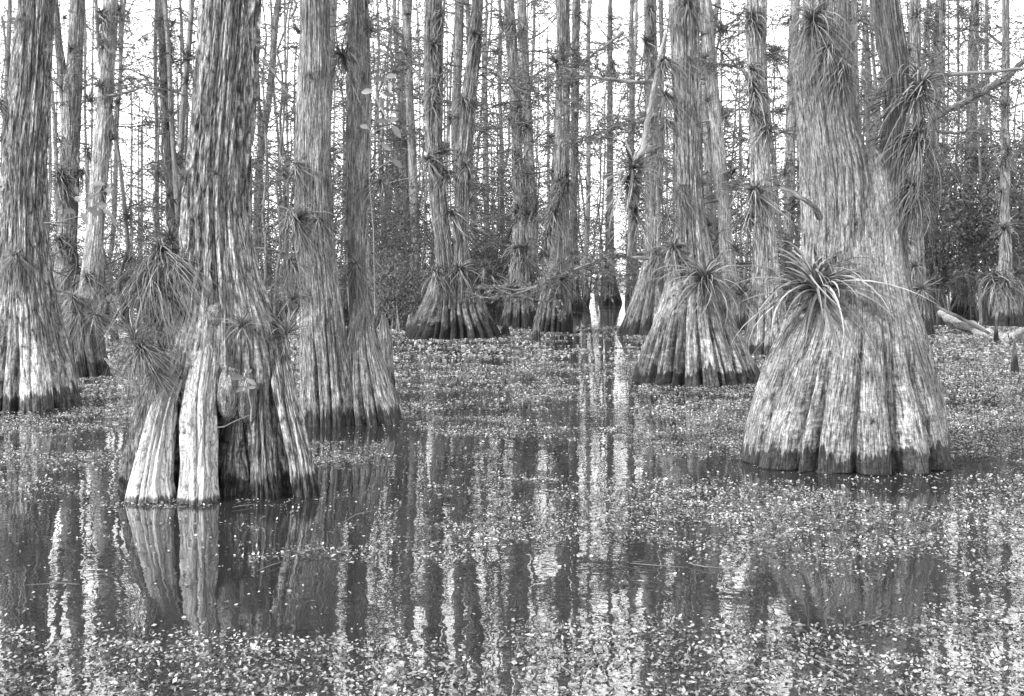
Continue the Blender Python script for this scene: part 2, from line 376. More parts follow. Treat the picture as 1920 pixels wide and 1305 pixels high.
# twigs and leaves of the crowns
def branch(mb, lf, p, d, L, r0, rs, dens=1.0, leaf=.022, droop=.25, sub=True, side=3):
    n = max(4, int(L / .22)); P = [np.array(p, float)]; d = np.array(d, float); d /= np.linalg.norm(d)
    for k in range(n):
        d = d + rs.normal(0, .2, 3) + np.array([0, 0, -droop * .12]); d /= np.linalg.norm(d); P.append(P[-1] + d * L / n)
    P = np.array(P); tube(mb, P, np.linspace(r0, r0 * .22, n + 1), side, tone=rs.uniform(.6, 1.1), r0=.03, seed=rs.uniform(0, 9))
    if not sub: return
    for k in range(int(L / .13 * dens)):
        t = rs.uniform(.12, 1); a = P[min(n - 1, int(t * n))]; b = P[min(n, int(t * n) + 1)]; q = a + (b - a) * (t * n % 1)
        dd = (b - a) / (np.linalg.norm(b - a) + 1e-9); sd_ = np.cross(dd, [0, 0, 1]) * rs.choice([-1, 1]) + dd * .7 + rs.normal(0, .35, 3)
        sd_ /= np.linalg.norm(sd_); l2 = rs.uniform(.15, .5) * (1.2 - .6 * t) * min(1.5, L)
        e = q + sd_ * l2 * .5 + [0, 0, -.02]; e2 = q + sd_ * l2 + [0, 0, -.16 * l2 + rs.normal(0, .05)]
        tube(mb, [q, e, e2], [r0 * .42, r0 * .32, r0 * .16], 3, tone=.8, r0=.02, seed=rs.uniform(0, 9))
        nl = int(rs.poisson(2.4 * dens))
        if nl:
            c = q + (e2 - q) * rs.uniform(.25, 1.05, nl)[:, None] + rs.normal(0, .022, (nl, 3))
            lf.append((c, leaf))
def leaves(mb, C, size, rs, asp=.45, flat=0.0):
    C = np.asarray(C, float); n = len(C)
    u = rs.normal(0, 1, (n, 3)); u[:, 2] *= (1 - flat); u /= np.linalg.norm(u, axis=1)[:, None]
    v = rs.normal(0, 1, (n, 3)); v[:, 2] *= (1 - flat); v -= (v * u).sum(1)[:, None] * u; v /= np.linalg.norm(v, axis=1)[:, None]
    s = (np.asarray(size) * rs.uniform(.6, 1.4, n))[:, None]
    nrm = np.cross(u, v)
    V = np.stack([C - u * s, C - v * s * asp + nrm * s * .12, C + u * s, C + v * s * asp + nrm * s * .12], 1).reshape(-1, 3)
    f = np.arange(n * 4).reshape(-1, 4)
    mb.add(V, f)

def crown(parent, z0, z1, count, Lr, rs, stemf, dens=1., leaf=.022, r0=.014, name='crown', link=True, azr=None):
    """branches up the stem, thinning with height, with their twigs and leaflets"""
    mt, lf = MB(), []
    for k in range(count):
        z = z0 + (z1 - z0) * rs.random() ** 1.45; az = rs.uniform(0, 2 * math.pi) if azr is None else rs.uniform(*azr)
        c = stemf(z); L = rs.uniform(*Lr)
        branch(mt, lf, c, (math.cos(az), math.sin(az), rs.uniform(-.45, .95)), L, r0 * (.6 + L * .35), rs, dens, leaf)
    tw = mt.build('branches', M['bark_twig'], parent, link=link)
    ml = MB(); Cc = np.concatenate([c for c, s in lf]); leaves(ml, Cc, leaf, rs)
    lo_ = ml.build('foliage', M['needle'], parent, smooth=False, link=link)
    return tw, lo_

HERO = []       # (base px, distance, phrase)
def hero(name, label, cat, stems, D, mat, phrase, key, group=None, br=None, **kw):
    x0 = np.mean(stems[0]['st'][0][1:]); root = empty(name, tuple(W(x0, HOR, D) * [1, 1, 0]))
    tag(root, label, cat, group)
    mb = MB()
    for s in stems:
        a = dict(kw); a.update(s); pm = a.pop('part', None)
        if pm:
            m2 = MB(); loft(m2, D=a.pop('D', D), key=key, **a); ob = m2.build(pm[0], M[pm[1]], root); ob.location = -root.location; ob['label'] = pm[2]
        else: loft(mb, D=a.pop('D', D), key=key, **a)
    o = mb.build('trunk', mat, root); o.location = -root.location
    if br:
        rs = np.random.default_rng(hash(key) % 1000 if False else sum(map(ord, key)))
        inf = STEMS[key][-1]
        f = lambda z: np.array([np.interp(z, inf['z'], inf['cx']), D, z])
        t, l = crown(root, br[0], br[1], br[2], br[3], rs, f, dens=br[4] if len(br) > 4 else 1.)
        t.location = -root.location; l.location = -root.location
    HERO.append((x0, D, phrase, key)); return root

# --- the big hollow-based cypress (front left)
T1 = hero('cypress_tree', 'big shaggy-barked cypress with hollow, many-legged base, nearest the camera on the left', 'tree',
     [dict(st=[(925, 211, 592), (880, 217, 585), (820, 233, 570), (760, 252, 556), (700, 276, 543), (640, 300, 526), (580, 322, 508), (520, 336, 488), (460, 343, 474), (400, 345, 468), (300, 352, 469), (200, 363, 474), (100, 374, 481), (0, 381, 487)],
           lobes=[258, 322, 345, 404, 474, 500, 522, 556], dtop=.85, dtr=(1.7, .1)),
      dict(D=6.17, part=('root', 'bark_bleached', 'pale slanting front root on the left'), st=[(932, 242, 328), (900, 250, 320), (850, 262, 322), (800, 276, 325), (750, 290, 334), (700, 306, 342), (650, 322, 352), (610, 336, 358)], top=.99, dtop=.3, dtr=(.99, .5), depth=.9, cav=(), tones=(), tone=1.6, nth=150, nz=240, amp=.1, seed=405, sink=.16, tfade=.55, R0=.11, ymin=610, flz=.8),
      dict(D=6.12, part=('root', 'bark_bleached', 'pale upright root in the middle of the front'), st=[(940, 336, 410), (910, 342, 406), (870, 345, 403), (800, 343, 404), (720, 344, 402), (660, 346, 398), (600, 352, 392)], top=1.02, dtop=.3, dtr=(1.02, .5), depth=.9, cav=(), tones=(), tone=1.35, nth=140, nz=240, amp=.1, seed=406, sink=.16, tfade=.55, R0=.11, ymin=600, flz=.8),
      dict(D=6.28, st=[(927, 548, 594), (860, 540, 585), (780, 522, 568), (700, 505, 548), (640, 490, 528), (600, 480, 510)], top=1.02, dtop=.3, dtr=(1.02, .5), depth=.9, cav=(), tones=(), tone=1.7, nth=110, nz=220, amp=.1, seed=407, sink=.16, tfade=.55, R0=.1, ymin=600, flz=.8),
      dict(D=6.22, st=[(922, 474, 520), (860, 474, 514), (780, 472, 506), (700, 468, 496), (640, 460, 484)], top=.9, dtop=.3, dtr=(.9, .4), depth=.9, cav=(), tones=(), tone=.95, nth=110, nz=200, amp=.1, seed=408, sink=.16, tfade=.55, R0=.1, ymin=640, flz=.8),
      dict(D=6.3, st=[(918, 416, 446), (870, 420, 446), (830, 426, 444), (780, 424, 434)], top=.43, dtop=.5, dtr=(.43, .2), depth=.9, cav=(), tones=(), tone=.8, nth=60, nz=100, amp=.15, seed=409, R0=.06, ymin=780, flz=.5)], 6.45, M['bark_hollow'], 'hollow-based cypress', 'T1',
     depth=.46, nth=560, nz=700, top=9, flz=1.0, amp=.42, seed=4, barkamp=.012, plates=1.3, lumps=.05, R0=.19, bfreq=1.1,
     cav=[(437, 27, .60, .52, .04), (334, 10, .28, .62, .05), (480, 5, .2, .4, .05)],
     tones=[(324, 346, -.3, .8, .6), (212, 262, -.3, .9, .55), (404, 552, -.3, .62, .6)], br=(4.6, 8.6, 8, (1, 2.2)))  # shade between the roots and in the hollow, painted as darker tone
# --- shaggy cypress at the left edge
hero('cypress_tree', 'thick shaggy cypress cut by the left edge, with a lichen-spotted skirt', 'tree',
     [dict(st=[(762, -62, 155), (720, -55, 147), (680, -45, 137), (620, -30, 120), (560, -18, 104), (500, -6, 91), (400, 2, 83), (300, 8, 85), (200, 18, 89), (100, 27, 94), (0, 36, 98)],
           lobes=[-20, 34, 68, 135])], dist(762), M['bark_left'], 'cypress at the left edge', 'T0',
     depth=.8, nth=360, nz=420, top=11, flz=1.3, amp=.25, seed=11, plates=1.2, barkamp=.012, R0=.25, bfreq=.9, tones=[(36, 66, -.3, .6, .8), (70, 132, -.3, .55, 1.25)], br=(6, 10.5, 8, (1, 2.4)))  # light right of the skirt's middle painted as brighter tone
# --- two-stemmed cypress left of centre
hero('cypress_tree', 'two-stemmed cypress left of centre, smooth grey skirt with deep dark folds', 'tree',
     [dict(st=[(792, 566, 668), (740, 566, 662), (680, 566, 654), (620, 564, 646), (560, 563, 640), (520, 561, 634), (460, 557, 627), (400, 553, 622), (300, 553, 620), (200, 557, 620), (100, 561, 620), (0, 563, 617)], lobes=[580, 604, 630, 652], amp=.34),
      dict(st=[(785, 660, 752), (740, 656, 742), (690, 655, 728), (640, 655, 712), (600, 656, 700), (560, 656, 692), (500, 654, 688), (400, 650, 690), (300, 650, 694), (200, 651, 697), (100, 651, 694), (0, 654, 690)], amp=.3, seed=24, D=9.55, lobes=[680, 705, 726]),
      dict(st=[(800, 646, 754), (760, 642, 745), (710, 640, 731), (660, 644, 714), (620, 650, 702), (590, 656, 696), (560, 662, 688)], amp=.34, seed=26, D=9.36, sink=.1, top=1.09, dtop=.25, dtr=(1.06, .3), ymin=560, lobes=[672, 690, 716], flz=1.0)],
     dist(795), M['bark_smooth'], 'two-stemmed cypress', 'T2', depth=.8, nth=300, nz=360, top=11, flz=1.4, seed=21, barkamp=.006, R0=.16, swell=.1, br=(5.2, 10.5, 8, (1, 2.4)))
# --- the big forked cypress (front right)
hero('cypress_tree', 'massive forked cypress on the right, broad fluted skirt with a dark toothed waterline', 'tree',
     [dict(st=[(862, 1380, 1787), (830, 1386, 1783), (800, 1393, 1778), (740, 1415, 1766), (680, 1440, 1750), (620, 1468, 1733), (560, 1493, 1713), (500, 1506, 1701), (440, 1508, 1697), (380, 1507, 1696), (330, 1515, 1690), (290, 1560, 1670)], top=2.2, dtop=.3,
           lobes=[1402, 1462, 1484, 1560, 1624, 1640, 1690, 1703, 1752], amp=.22, ymin=290, depth=.72, swell=.12),
      dict(st=[(560, 1500, 1640), (440, 1505, 1636), (330, 1502, 1632), (280, 1500, 1620), (220, 1497, 1604), (160, 1491, 1597), (120, 1487, 1594), (80, 1498, 1592), (40, 1506, 1591), (0, 1507, 1590)], z0=.9, amp=.06, seed=33, tone=.9),
      dict(st=[(560, 1610, 1708), (440, 1620, 1697), (360, 1632, 1697), (285, 1648, 1699), (240, 1658, 1698), (200, 1662, 1698), (150, 1657, 1702), (100, 1647, 1700), (50, 1639, 1692), (0, 1633, 1686)], z0=.9, amp=.06, seed=34, tone=.6)],
     dist(862), M['bark_fork'], 'big forked cypress', 'T3', depth=.82, nth=420, nz=460, top=10, flz=1.25, seed=31, barkamp=.0065, R0=.2, lumps=.045, br=(5.2, 9.5, 8, (1, 2.2)),
     tones=[(1590, 1640, -.3, 1.6, .7)])  # crevice shade below the fork, put into the tone
# --- wide-skirted cypress right of centre
hero('cypress_tree', 'straight cypress right of centre with wide skirt, lit front and shaded sides painted on', 'tree',
     [dict(st=[(715, 1186, 1424), (690, 1194, 1414), (650, 1208, 1396), (600, 1226, 1374), (560, 1240, 1360), (520, 1251, 1348), (480, 1259, 1336), (440, 1264, 1327), (400, 1267, 1320), (300, 1264, 1313), (200, 1263, 1313), (100, 1258, 1312), (0, 1255, 1311)],
           lobes=[1212, 1242, 1262, 1300, 1336, 1345, 1380, 1398])], dist(715), M['bark_mid'], 'wide-skirted cypress', 'T4', depth=.85, nth=300, nz=340, top=13, flz=1.35, amp=.3, seed=41, barkamp=.011, R0=.19,
     tones=[(1262, 1338, -.3, 1.1, 1.6), (1186, 1262, -.3, 1.0, .6), (1380, 1424, -.3, 1.0, .7)], br=(6.5, 12, 8, (1, 2.4)))  # front painted as lit, flanks painted as shaded
# --- middle distance
hero('cypress_tree', 'grey cypress leaning behind the wide-skirted one, skirt half hidden by it', 'tree',
     [dict(st=[(628, 1156, 1252), (600, 1168, 1250), (560, 1184, 1247), (520, 1198, 1243), (480, 1207, 1240), (400, 1211, 1238), (200, 1212, 1234), (0, 1209, 1229)])], dist(628), M['bark_far'], 'half-hidden leaning cypress', 'T5', nth=110, nz=160, top=14, flz=1.6, amp=.3, seed=51, barkamp=.012, R0=.22, br=(3.5, 13, 45, (.8, 2.4), .8))
hero('cypress_tree', 'pale slim cypress with narrow ribbed base, between the wide-skirted and big forked trees', 'tree',
     [dict(st=[(665, 1388, 1482), (630, 1394, 1480), (590, 1402, 1474), (540, 1409, 1464), (480, 1412, 1457), (400, 1411, 1452), (300, 1408, 1443), (200, 1405, 1440), (100, 1401, 1437), (0, 1398, 1436)], lobes=[1403, 1420, 1440, 1452, 1462])], dist(665), M['bark_mid'], 'pale slim cypress', 'T6', nth=180, nz=240, top=13, flz=1.5, amp=.35, seed=61, barkamp=.012, R0=.18, tone=1.35, br=(2.6, 12, 34, (.7, 1.8)))
hero('cypress_tree', 'dark-footed cypress just behind the right flank of the big forked cypress', 'tree',
     [dict(st=[(628, 1694, 1750), (590, 1698, 1744), (540, 1700, 1738), (480, 1702, 1733), (400, 1704, 1730), (200, 1706, 1727), (0, 1706, 1725)])], dist(628), M['bark_far'], 'dark-footed cypress', 'T8', nth=110, nz=160, top=15, flz=1.3, amp=.3, seed=81, barkamp=.012, R0=.2, br=(4, 14, 40, (.7, 1.8)))
hero('cypress_tree', 'mottled cypress rising among the dark leafy bushes on the right', 'tree',
     [dict(st=[(592, 1783, 1834), (560, 1788, 1829), (500, 1795, 1824), (400, 1803, 1824), (250, 1812, 1832), (0, 1821, 1835)])], dist(592), M['bark_far'], 'cypress among the bushes', 'T9', nth=90, nz=140, top=17, flz=1.5, amp=.3, seed=91, barkamp=.012, R0=.25, br=(5, 15, 40, (.8, 2.4), .8))
hero('cypress_tree', 'slender cypress near the right edge with plants on its ribbed foot', 'tree',
     [dict(st=[(612, 1850, 1922), (580, 1858, 1916), (540, 1867, 1906), (500, 1873, 1898), (400, 1876, 1893), (0, 1880, 1892)])], dist(612), M['bark_far'], 'cypress by the right edge', 'T10', nth=90, nz=140, top=16, flz=1.5, amp=.35, seed=101, barkamp=.012, R0=.2, br=(5, 15, 36, (.8, 2)))
hero('cypress_tree', 'V-stemmed cypress in the middle distance on one broad dark ribbed skirt', 'tree',
     [dict(st=[(632, 758, 946), (615, 768, 938), (590, 780, 922), (565, 792, 908), (540, 803, 895), (515, 812, 885), (490, 822, 876)], top=1.6, dtop=.2, amp=.42, ymin=490, lobes=[775, 790, 806, 822, 842, 866, 882, 900, 920, 935], flz=1.5),
      dict(st=[(560, 815, 862), (500, 818, 852), (450, 815, 845), (400, 808, 839), (330, 803, 832), (250, 797, 828), (150, 795, 827), (0, 797, 829)], z0=.6, amp=.1, seed=114, D=21.95),
      dict(st=[(560, 842, 888), (500, 845, 882), (430, 850, 878), (300, 856, 882), (200, 863, 892), (100, 877, 901), (0, 885, 906)], z0=.6, amp=.1, seed=115, D=22.0)],
     dist(632), M['bark_far'], 'V-stemmed cypress', 'T11', nth=200, nz=220, top=14, flz=1.5, seed=111, tone=.75, barkamp=.014, R0=.22, br=(3, 13, 60, (.8, 2.4), .8))
hero('cypress_tree', 'half-lit cypress right of the V-stemmed one, its foot lost in brush', 'tree',
     [dict(st=[(612, 935, 1008), (570, 945, 1000), (520, 953, 993), (460, 960, 990), (400, 963, 988), (300, 960, 980), (200, 957, 977), (100, 950, 971), (0, 944, 963)])], dist(612), M['bark_far'], 'half-lit cypress', 'T12', nth=110, nz=160, top=15, flz=1.5, amp=.3, seed=121, barkamp=.012, R0=.2, br=(2.5, 14, 50, (.8, 2.2)), tones=[(975, 1008, 1, 8, 1.5)])  # lit right half is a lighter tone painted on the trunk
hero('cypress_tree', 'straight column cypress with a neat ribbed bell skirt, centre of the picture', 'tree',
     [dict(st=[(622, 995, 1077), (600, 1001, 1075), (570, 1009, 1071), (540, 1017, 1068), (500, 1026, 1066), (450, 1033, 1066), (400, 1036, 1067), (200, 1043, 1068), (0, 1045, 1068)], lobes=[1004, 1014, 1027, 1040, 1052, 1064, 1072])], dist(622), M['bark_far'], 'bell-skirted column cypress', 'T13', nth=150, nz=180, top=15, flz=1.7, amp=.4, seed=131, barkamp=.014, R0=.22, br=(4, 14, 44, (.8, 2.4), .8))
hero('cypress_tree', 'pale smooth leaning cypress on the left between the edge tree and the hollow one', 'tree',
     [dict(st=[(612, 138, 206), (570, 146, 202), (520, 152, 196), (450, 160, 193), (400, 165, 196), (300, 172, 205), (200, 182, 211), (100, 190, 217), (0, 194, 222)])], dist(612), M['bark_far'], 'pale leaning cypress', 'T18', nth=120, nz=160, top=15, flz=1.2, amp=.2, seed=181, barkamp=.006, R0=.22, tone=1.35, br=(6, 14, 30, (.8, 2.4), .8))
hero('cypress_tree', 'forked grey cypress just left of the pale leaning one', 'tree',
     [dict(st=[(605, 88, 156), (540, 98, 150), (450, 108, 143), (350, 111, 147), (250, 116, 150), (170, 119, 153), (100, 127, 155), (0, 132, 158)]),
      dict(st=[(260, 118, 134), (160, 110, 128), (80, 103, 116), (0, 98, 109)], z0=4.2, amp=.02, seed=193)], dist(605), M['bark_far'], 'forked grey cypress', 'T19', nth=110, nz=160, top=15, flz=1.2, amp=.2, seed=191, barkamp=.012, R0=.2, br=(5, 14, 34, (.8, 2.4), .8))
hero('cypress_tree', 'plant-laden crooked cypress seen just left of the hollow-based one', 'tree',
     [dict(st=[(600, 306, 360), (520, 312, 350), (440, 314, 342), (350, 311, 333), (250, 306, 326), (150, 300, 318), (0, 296, 313)])], dist(600), M['bark_far'], 'crooked cypress', 'T21', nth=90, nz=140, top=16, flz=1.2, amp=.2, seed=211, barkamp=.014, R0=.2, br=(3, 15, 40, (.8, 2.4), .8))
hero('cypress_tree', 'dark wet-footed cypress standing in the far end of the open channel', 'tree',
     [dict(st=[(568, 1120, 1166), (545, 1126, 1160), (510, 1133, 1153), (400, 1137, 1150), (0, 1140, 1148)])], dist(568), M['bark_far'], 'channel-end cypress', 'T16', nth=80, nz=110, top=19, flz=2.4, amp=.45, seed=161, barkamp=.02, R0=.25, br=(7, 17, 36, (.8, 2.4)))
hero('cypress_tree', 'small ribbed cypress just right of the one ending the channel', 'tree',
     [dict(st=[(562, 1170, 1200), (540, 1174, 1195), (510, 1178, 1190), (300, 1180, 1189), (0, 1181, 1188)])], dist(562), M['bark_far'], 'small ribbed cypress', 'T16b', nth=70, nz=100, top=20, flz=2.4, amp=.45, seed=162, barkamp=.02, R0=.25, br=(7, 18, 36, (.8, 2.4)))
hero('cypress_tree', 'dark ribbed cypress tucked behind the bell-skirted column on the channel bank', 'tree',
     [dict(st=[(580, 1056, 1096), (555, 1060, 1090), (520, 1064, 1084), (400, 1068, 1082), (200, 1071, 1085), (0, 1074, 1088)])], dist(580), M['bark_far'], 'cypress on the channel bank', 'T15', nth=80, nz=120, top=18, flz=2, amp=.4, seed=151, barkamp=.02, R0=.25, br=(4, 17, 40, (.8, 2.4)))

# parts of the hollow-based cypress: burl and the two knobs hanging over the hollow
def blob(name, c, rad, mat, parent, seed, n=48, rough=.18, fr=2.5, tone=1.0):
    u, v = np.meshgrid(np.linspace(0, 2 * math.pi, n, endpoint=False), np.linspace(.02, math.pi - .02, n // 2))
    d = np.stack([np.sin(v) * np.cos(u), np.sin(v) * np.sin(u), np.cos(v)], -1)
    k = 1 + rough * (fbm(d[..., 0] * fr, d[..., 1] * fr, d[..., 2] * fr, 4, seed) - .5) * 2 + .09 * (fbm(d[..., 0] * fr * 5, d[..., 1] * fr * 5, d[..., 2] * fr * 3, 2, seed + 9) - .5)
    P = d * k[..., None] * np.array(rad); m_ = n; nn = n // 2
    i = np.arange(nn - 1)[:, None] * m_; j = np.arange(m_)[None]; j2 = (j + 1) % m_
    mb = MB(); mb.add((P + np.array(c) - np.array(parent.location)).reshape(-1, 3), np.stack([i + j, i + j2, i + m_ + j2, i + m_ + j], -1).reshape(-1, 4),
                      bk=(np.stack([d[..., 0] * .2, d[..., 1] * .2, P[..., 2] * 1.5 + 3], -1)).reshape(-1, 3), tone=np.full(nn * m_, tone))
    return mb.build(name, mat, parent)
I1 = STEMS['T1'][0]
p, o_ = on_stem(I1, 318, 592); blob('burl', (p[0], p[1] - .0, p[2]), (.055, .06, .065), M['bark_hollow'], T1, 3, tone=1.6)
p, o_ = on_stem(I1, 424, 740); blob('knob', (p[0], p[1] + .04, p[2]), (.06, .07, .15), M['bark_hollow'], T1, 5, tone=1.6, rough=.34, fr=1.8)
p, o_ = on_stem(I1, 460, 745); blob('knob', (p[0], p[1] + .04, p[2]), (.055, .07, .14), M['bark_hollow'], T1, 8, tone=1.0, rough=.34, fr=1.8)
p, o_ = on_stem(I1, 400, 590); blob('burl', (p[0], p[1] + .03, p[2]), (.06, .05, .07), M['bark_hollow'], T1, 13, tone=1.4)
I3 = STEMS['T3'][1]; T3 = [o for o in bpy.data.objects if o.get('label', '').startswith('massive forked')][0]
p, o_ = on_stem(I3, 1494, 112); blob('burl', (p[0] + .03, p[1] + .08, p[2]), (.06, .07, .12), M['bark_fork'], T3, 23, tone=1.0)
mb = MB()                                                       # broken limb
P = np.array([W(1537, 408, 7.02), W(1528, 388, 6.95), W(1508, 374, 6.92), W(1488, 362, 6.95), W(1462, 350, 7.0)]) - np.array(T3.location)
tube(mb, P, [.024, .02, .016, .015, .008], 9, tone=.8); mb.build('broken_limb', M['bark_fork'], T3)

# ------------------------------------------------------------------ cypress knees and stumps
def knee(label, st, D, mat, seed, cat='cypress knee', name='cypress_knee', group=None, **kw):
    mb = MB(); loft(mb, st, D, top=H + (HOR - st[-1][0]) * D / F, nth=90, nz=90, flz=.8, seed=seed, R0=.1, ymin=st[-1][0], **kw)
    V = mb.v[0]
    n = 90; c = V[-n:].mean(0); top = np.vstack([c + [0, 0, .02]])
    mb.add(top, np.zeros((0, 3), int), bk=np.array([[0, 0, 1.]]), tone=np.array([1.]), wide=np.array([1.]))
    k = np.arange(n); mb.extra(np.stack([len(V) - n + k, len(V) - n + (k + 1) % n, np.full(n, len(V))], -1), 0)
    return tag(mb.build(name, mat), label, cat, group)
knee('tall narrow cypress knee beside the two-stemmed cypress', [(735, 700, 742), (690, 704, 738), (640, 708, 735), (605, 712, 728), (592, 716, 723)], dist(735), M['bark_mid'], 301, amp=.3, barkamp=.004)
knee('short cypress knee left of the tall narrow one', [(728, 690, 712), (690, 692, 708), (660, 696, 702)], dist(728), M['bark_mid'], 302, amp=.25, barkamp=.004)
knee('shaggy stump overgrown with plants, behind the cypress at the left edge', [(705, 118, 208), (670, 117, 200), (620, 118, 192), (580, 124, 185), (560, 135, 172)], dist(705), M['bark_mid'], 303, cat='stump', name='stump', amp=.4, barkamp=.009, tone=.7)
for k, (x, yb, yt, hw) in enumerate([(1902, 698, 640, 7), (1006, 640, 600, 9), (948, 628, 598, 9), (770, 625, 590, 10), (1120, 560, 545, 6), (1868, 640, 600, 5), (215, 640, 600, 8)]):
    knee(['thin dead stub standing in water by the right edge', 'little knee left of the bell-skirted column', 'little knee at right foot of the V-stemmed cypress', 'little knee at left foot of the V-stemmed cypress', 'tiny far knee at the channel mouth', 'slim pointed knee in front of the cypress by the right edge', 'little knee beside the pale leaning cypress'][k],
         [(yb, x - hw, x + hw), ((yb + yt) / 2, x - hw * .8, x + hw * .7), (yt, x - hw * .35, x + hw * .3)], dist(yb), M['bark_mid'], 310 + k, amp=.2, barkamp=.004)

# ------------------------------------------------------------------ background cypresses: built once per kind, then copied
TEMPL = []
for k in range(8):
    rs = np.random.default_rng(500 + k)
    root = bpy.data.objects.new('slim_cypress', None)
    ht = 20.0; r = [.06, .08, .11, .15, .10, .13, .07, .17][k]; fl = rs.uniform(1.8, 3.4)
    nth, nz = 40, 110
    Zr = np.concatenate([np.linspace(-.3, 2.2, 40), np.linspace(2.25, ht, nz - 40)])
    wx = np.cumsum(rs.normal(0, .035, nz)); wx = np.convolve(np.pad(wx, 8, mode='edge'), np.hanning(17) / np.hanning(17).sum(), 'valid') + rs.uniform(-.03, .03) * Zr
    wy = np.convolve(np.pad(np.cumsum(rs.normal(0, .03, nz)), 8, mode='edge'), np.hanning(17) / np.hanning(17).sum(), 'valid')
    wx -= wx[0]; wy -= wy[0]
    rad = r * (1 + (fl - 1) * np.exp(-np.clip(Zr, 0, 9) / .55)) * (1 - .022 * Zr)
    th = np.arange(nth) / nth * 2 * math.pi; TH, ZZ = np.meshgrid(th, Zr); C, Sn = np.cos(TH), np.sin(TH)
    flute = 1 + .2 * np.exp(-np.clip(ZZ, 0, 9) / .8) * (np.abs(np.sin(TH * rs.integers(4, 7) + rs.uniform(0, 6))) ** .5 - .8) + .05 * (noise(C * 3, Sn * 3, ZZ * 2, k) - .5)
    Rr = rad[:, None] * flute
    V = np.stack([wx[:, None] + Rr * C, wy[:, None] + Rr * Sn, ZZ], -1).reshape(-1, 3)
    i = np.arange(nz - 1)[:, None] * nth; j = np.arange(nth)[None]; j2 = (j + 1) % nth
    mb = MB(); mb.add(V, np.stack([i + j, i + j2, i + nth + j2, i + nth + j], -1).reshape(-1, 4), bk=np.stack([C * .2, Sn * .2, ZZ + 0 * C], -1).reshape(-1, 3), tone=np.full(nz * nth, rs.uniform(.85, 1.3)))
    tr = mb.build('trunk', M['bark_far'], root, link=False)
    f = lambda z, Zr=Zr, wx=wx, wy=wy: np.array([np.interp(z, Zr, wx), np.interp(z, Zr, wy), z])
    t, l = crown(root, 1.2, 18, 56, (.6, 2.8), rs, f, dens=.85, leaf=.036, r0=.019, link=False)
    TEMPL.append((root, [tr, t, l], f))
def copy_tree(tpl, loc, rz, sc):
    r = tpl[0].copy(); COL.objects.link(r); r.location = loc; r.rotation_euler = (0, 0, rz); r.scale = (sc, sc, sc)
    for ch in tpl[1]:
        c = ch.copy(); COL.objects.link(c); c.parent = r
    r.rotation_euler = (random.gauss(0, .03), random.gauss(0, .05), rz)
    return r
# sighted slim trunks first, then the rest of the stand
sighted = [(238, 30, 0), (276, 40, 1), (336, 33, 4), (360, 30, 1), (366, 42, 0), (712, 26, 1), (742, 34, 0), (778, 29, 3), (925, 38, 1), (1000, 31, 3), (1018, 36, 2), (1092, 44, 4), (1352, 27, 2), (1383, 25, 3),
           (1463, 30, 1), (1493, 33, 0), (1606, 28, 2), (1645, 31, 1), (1765, 36, 1), (1790, 40, 0), (1858, 38, 2), (1905, 33, 4), (16, 36, 2), (520, 38, 1), (535, 45, 0), (1230, 34, 2), (1205, 47, 2), (1098, 60, 0), (1118, 70, 6), (905, 45, 4), (640, 40, 2), (420, 36, 2), (455, 45, 3), (1560, 40, 1), (1680, 44, 2), (1330, 40, 1)]
BG = [(x, D, k) for x, D, k in sighted]
rs = np.random.default_rng(77); tries = 0
while len(BG) < 125 and tries < 6000:
    tries += 1
    D = 26 + 48 * rs.random() ** .7; x = rs.uniform(-160, 2080)
    if 1070 < x < 1225 and D < 62: continue
    if (215 < x < 292 or 484 < x < 552 or 150 < x < 178 or 1745 < x < 1920) and rs.random() < .93: continue
    if any(abs(x - b[0]) < 9 and abs(D - b[1]) < 9 for b in BG): continue
    BG.append((x, D, int(rs.integers(0, 8))))
HS = sorted([(h[0], h[2]) for h in HERO])
ORD = ['first', 'second', 'third', 'fourth', 'fifth', 'sixth', 'seventh', 'eighth', 'ninth', 'tenth', 'eleventh', 'twelfth', 'thirteenth', 'fourteenth', 'fifteenth', 'sixteenth', 'seventeenth', 'eighteenth', 'nineteenth', 'twentieth', 'twenty-first', 'twenty-second', 'twenty-third', 'twenty-fourth', 'twenty-fifth', 'twenty-sixth', 'twenty-seventh', 'twenty-eighth', 'twenty-ninth', 'thirtieth']
LOOK = ['very thin', 'thin', 'slim', 'medium', 'slender', 'straight', 'narrow', 'sturdy']
cnt = {}
BGO = []
for (x, D, k) in sorted(BG):
    left = [h for h in HS if h[0] <= x]
    ph = left[-1][1] if left else None
    cnt[ph] = cnt.get(ph, 0) + 1
    o = copy_tree(TEMPL[k], tuple(W(x, HOR, D) * [1, 1, 0]), rs.uniform(0, 6.28) if D > 34 else rs.uniform(-.6, .6), rs.uniform(.85, 1.15))
    lab = f'{LOOK[k]} background cypress, {ORD[cnt[ph]-1]} right of the {ph}' if ph else f'{LOOK[k]} background cypress, {ORD[cnt[ph]-1]} from the left edge of the stand'
    tag(o, lab, 'tree', 'slim cypresses in the background'); BGO.append((x, D, k, o))
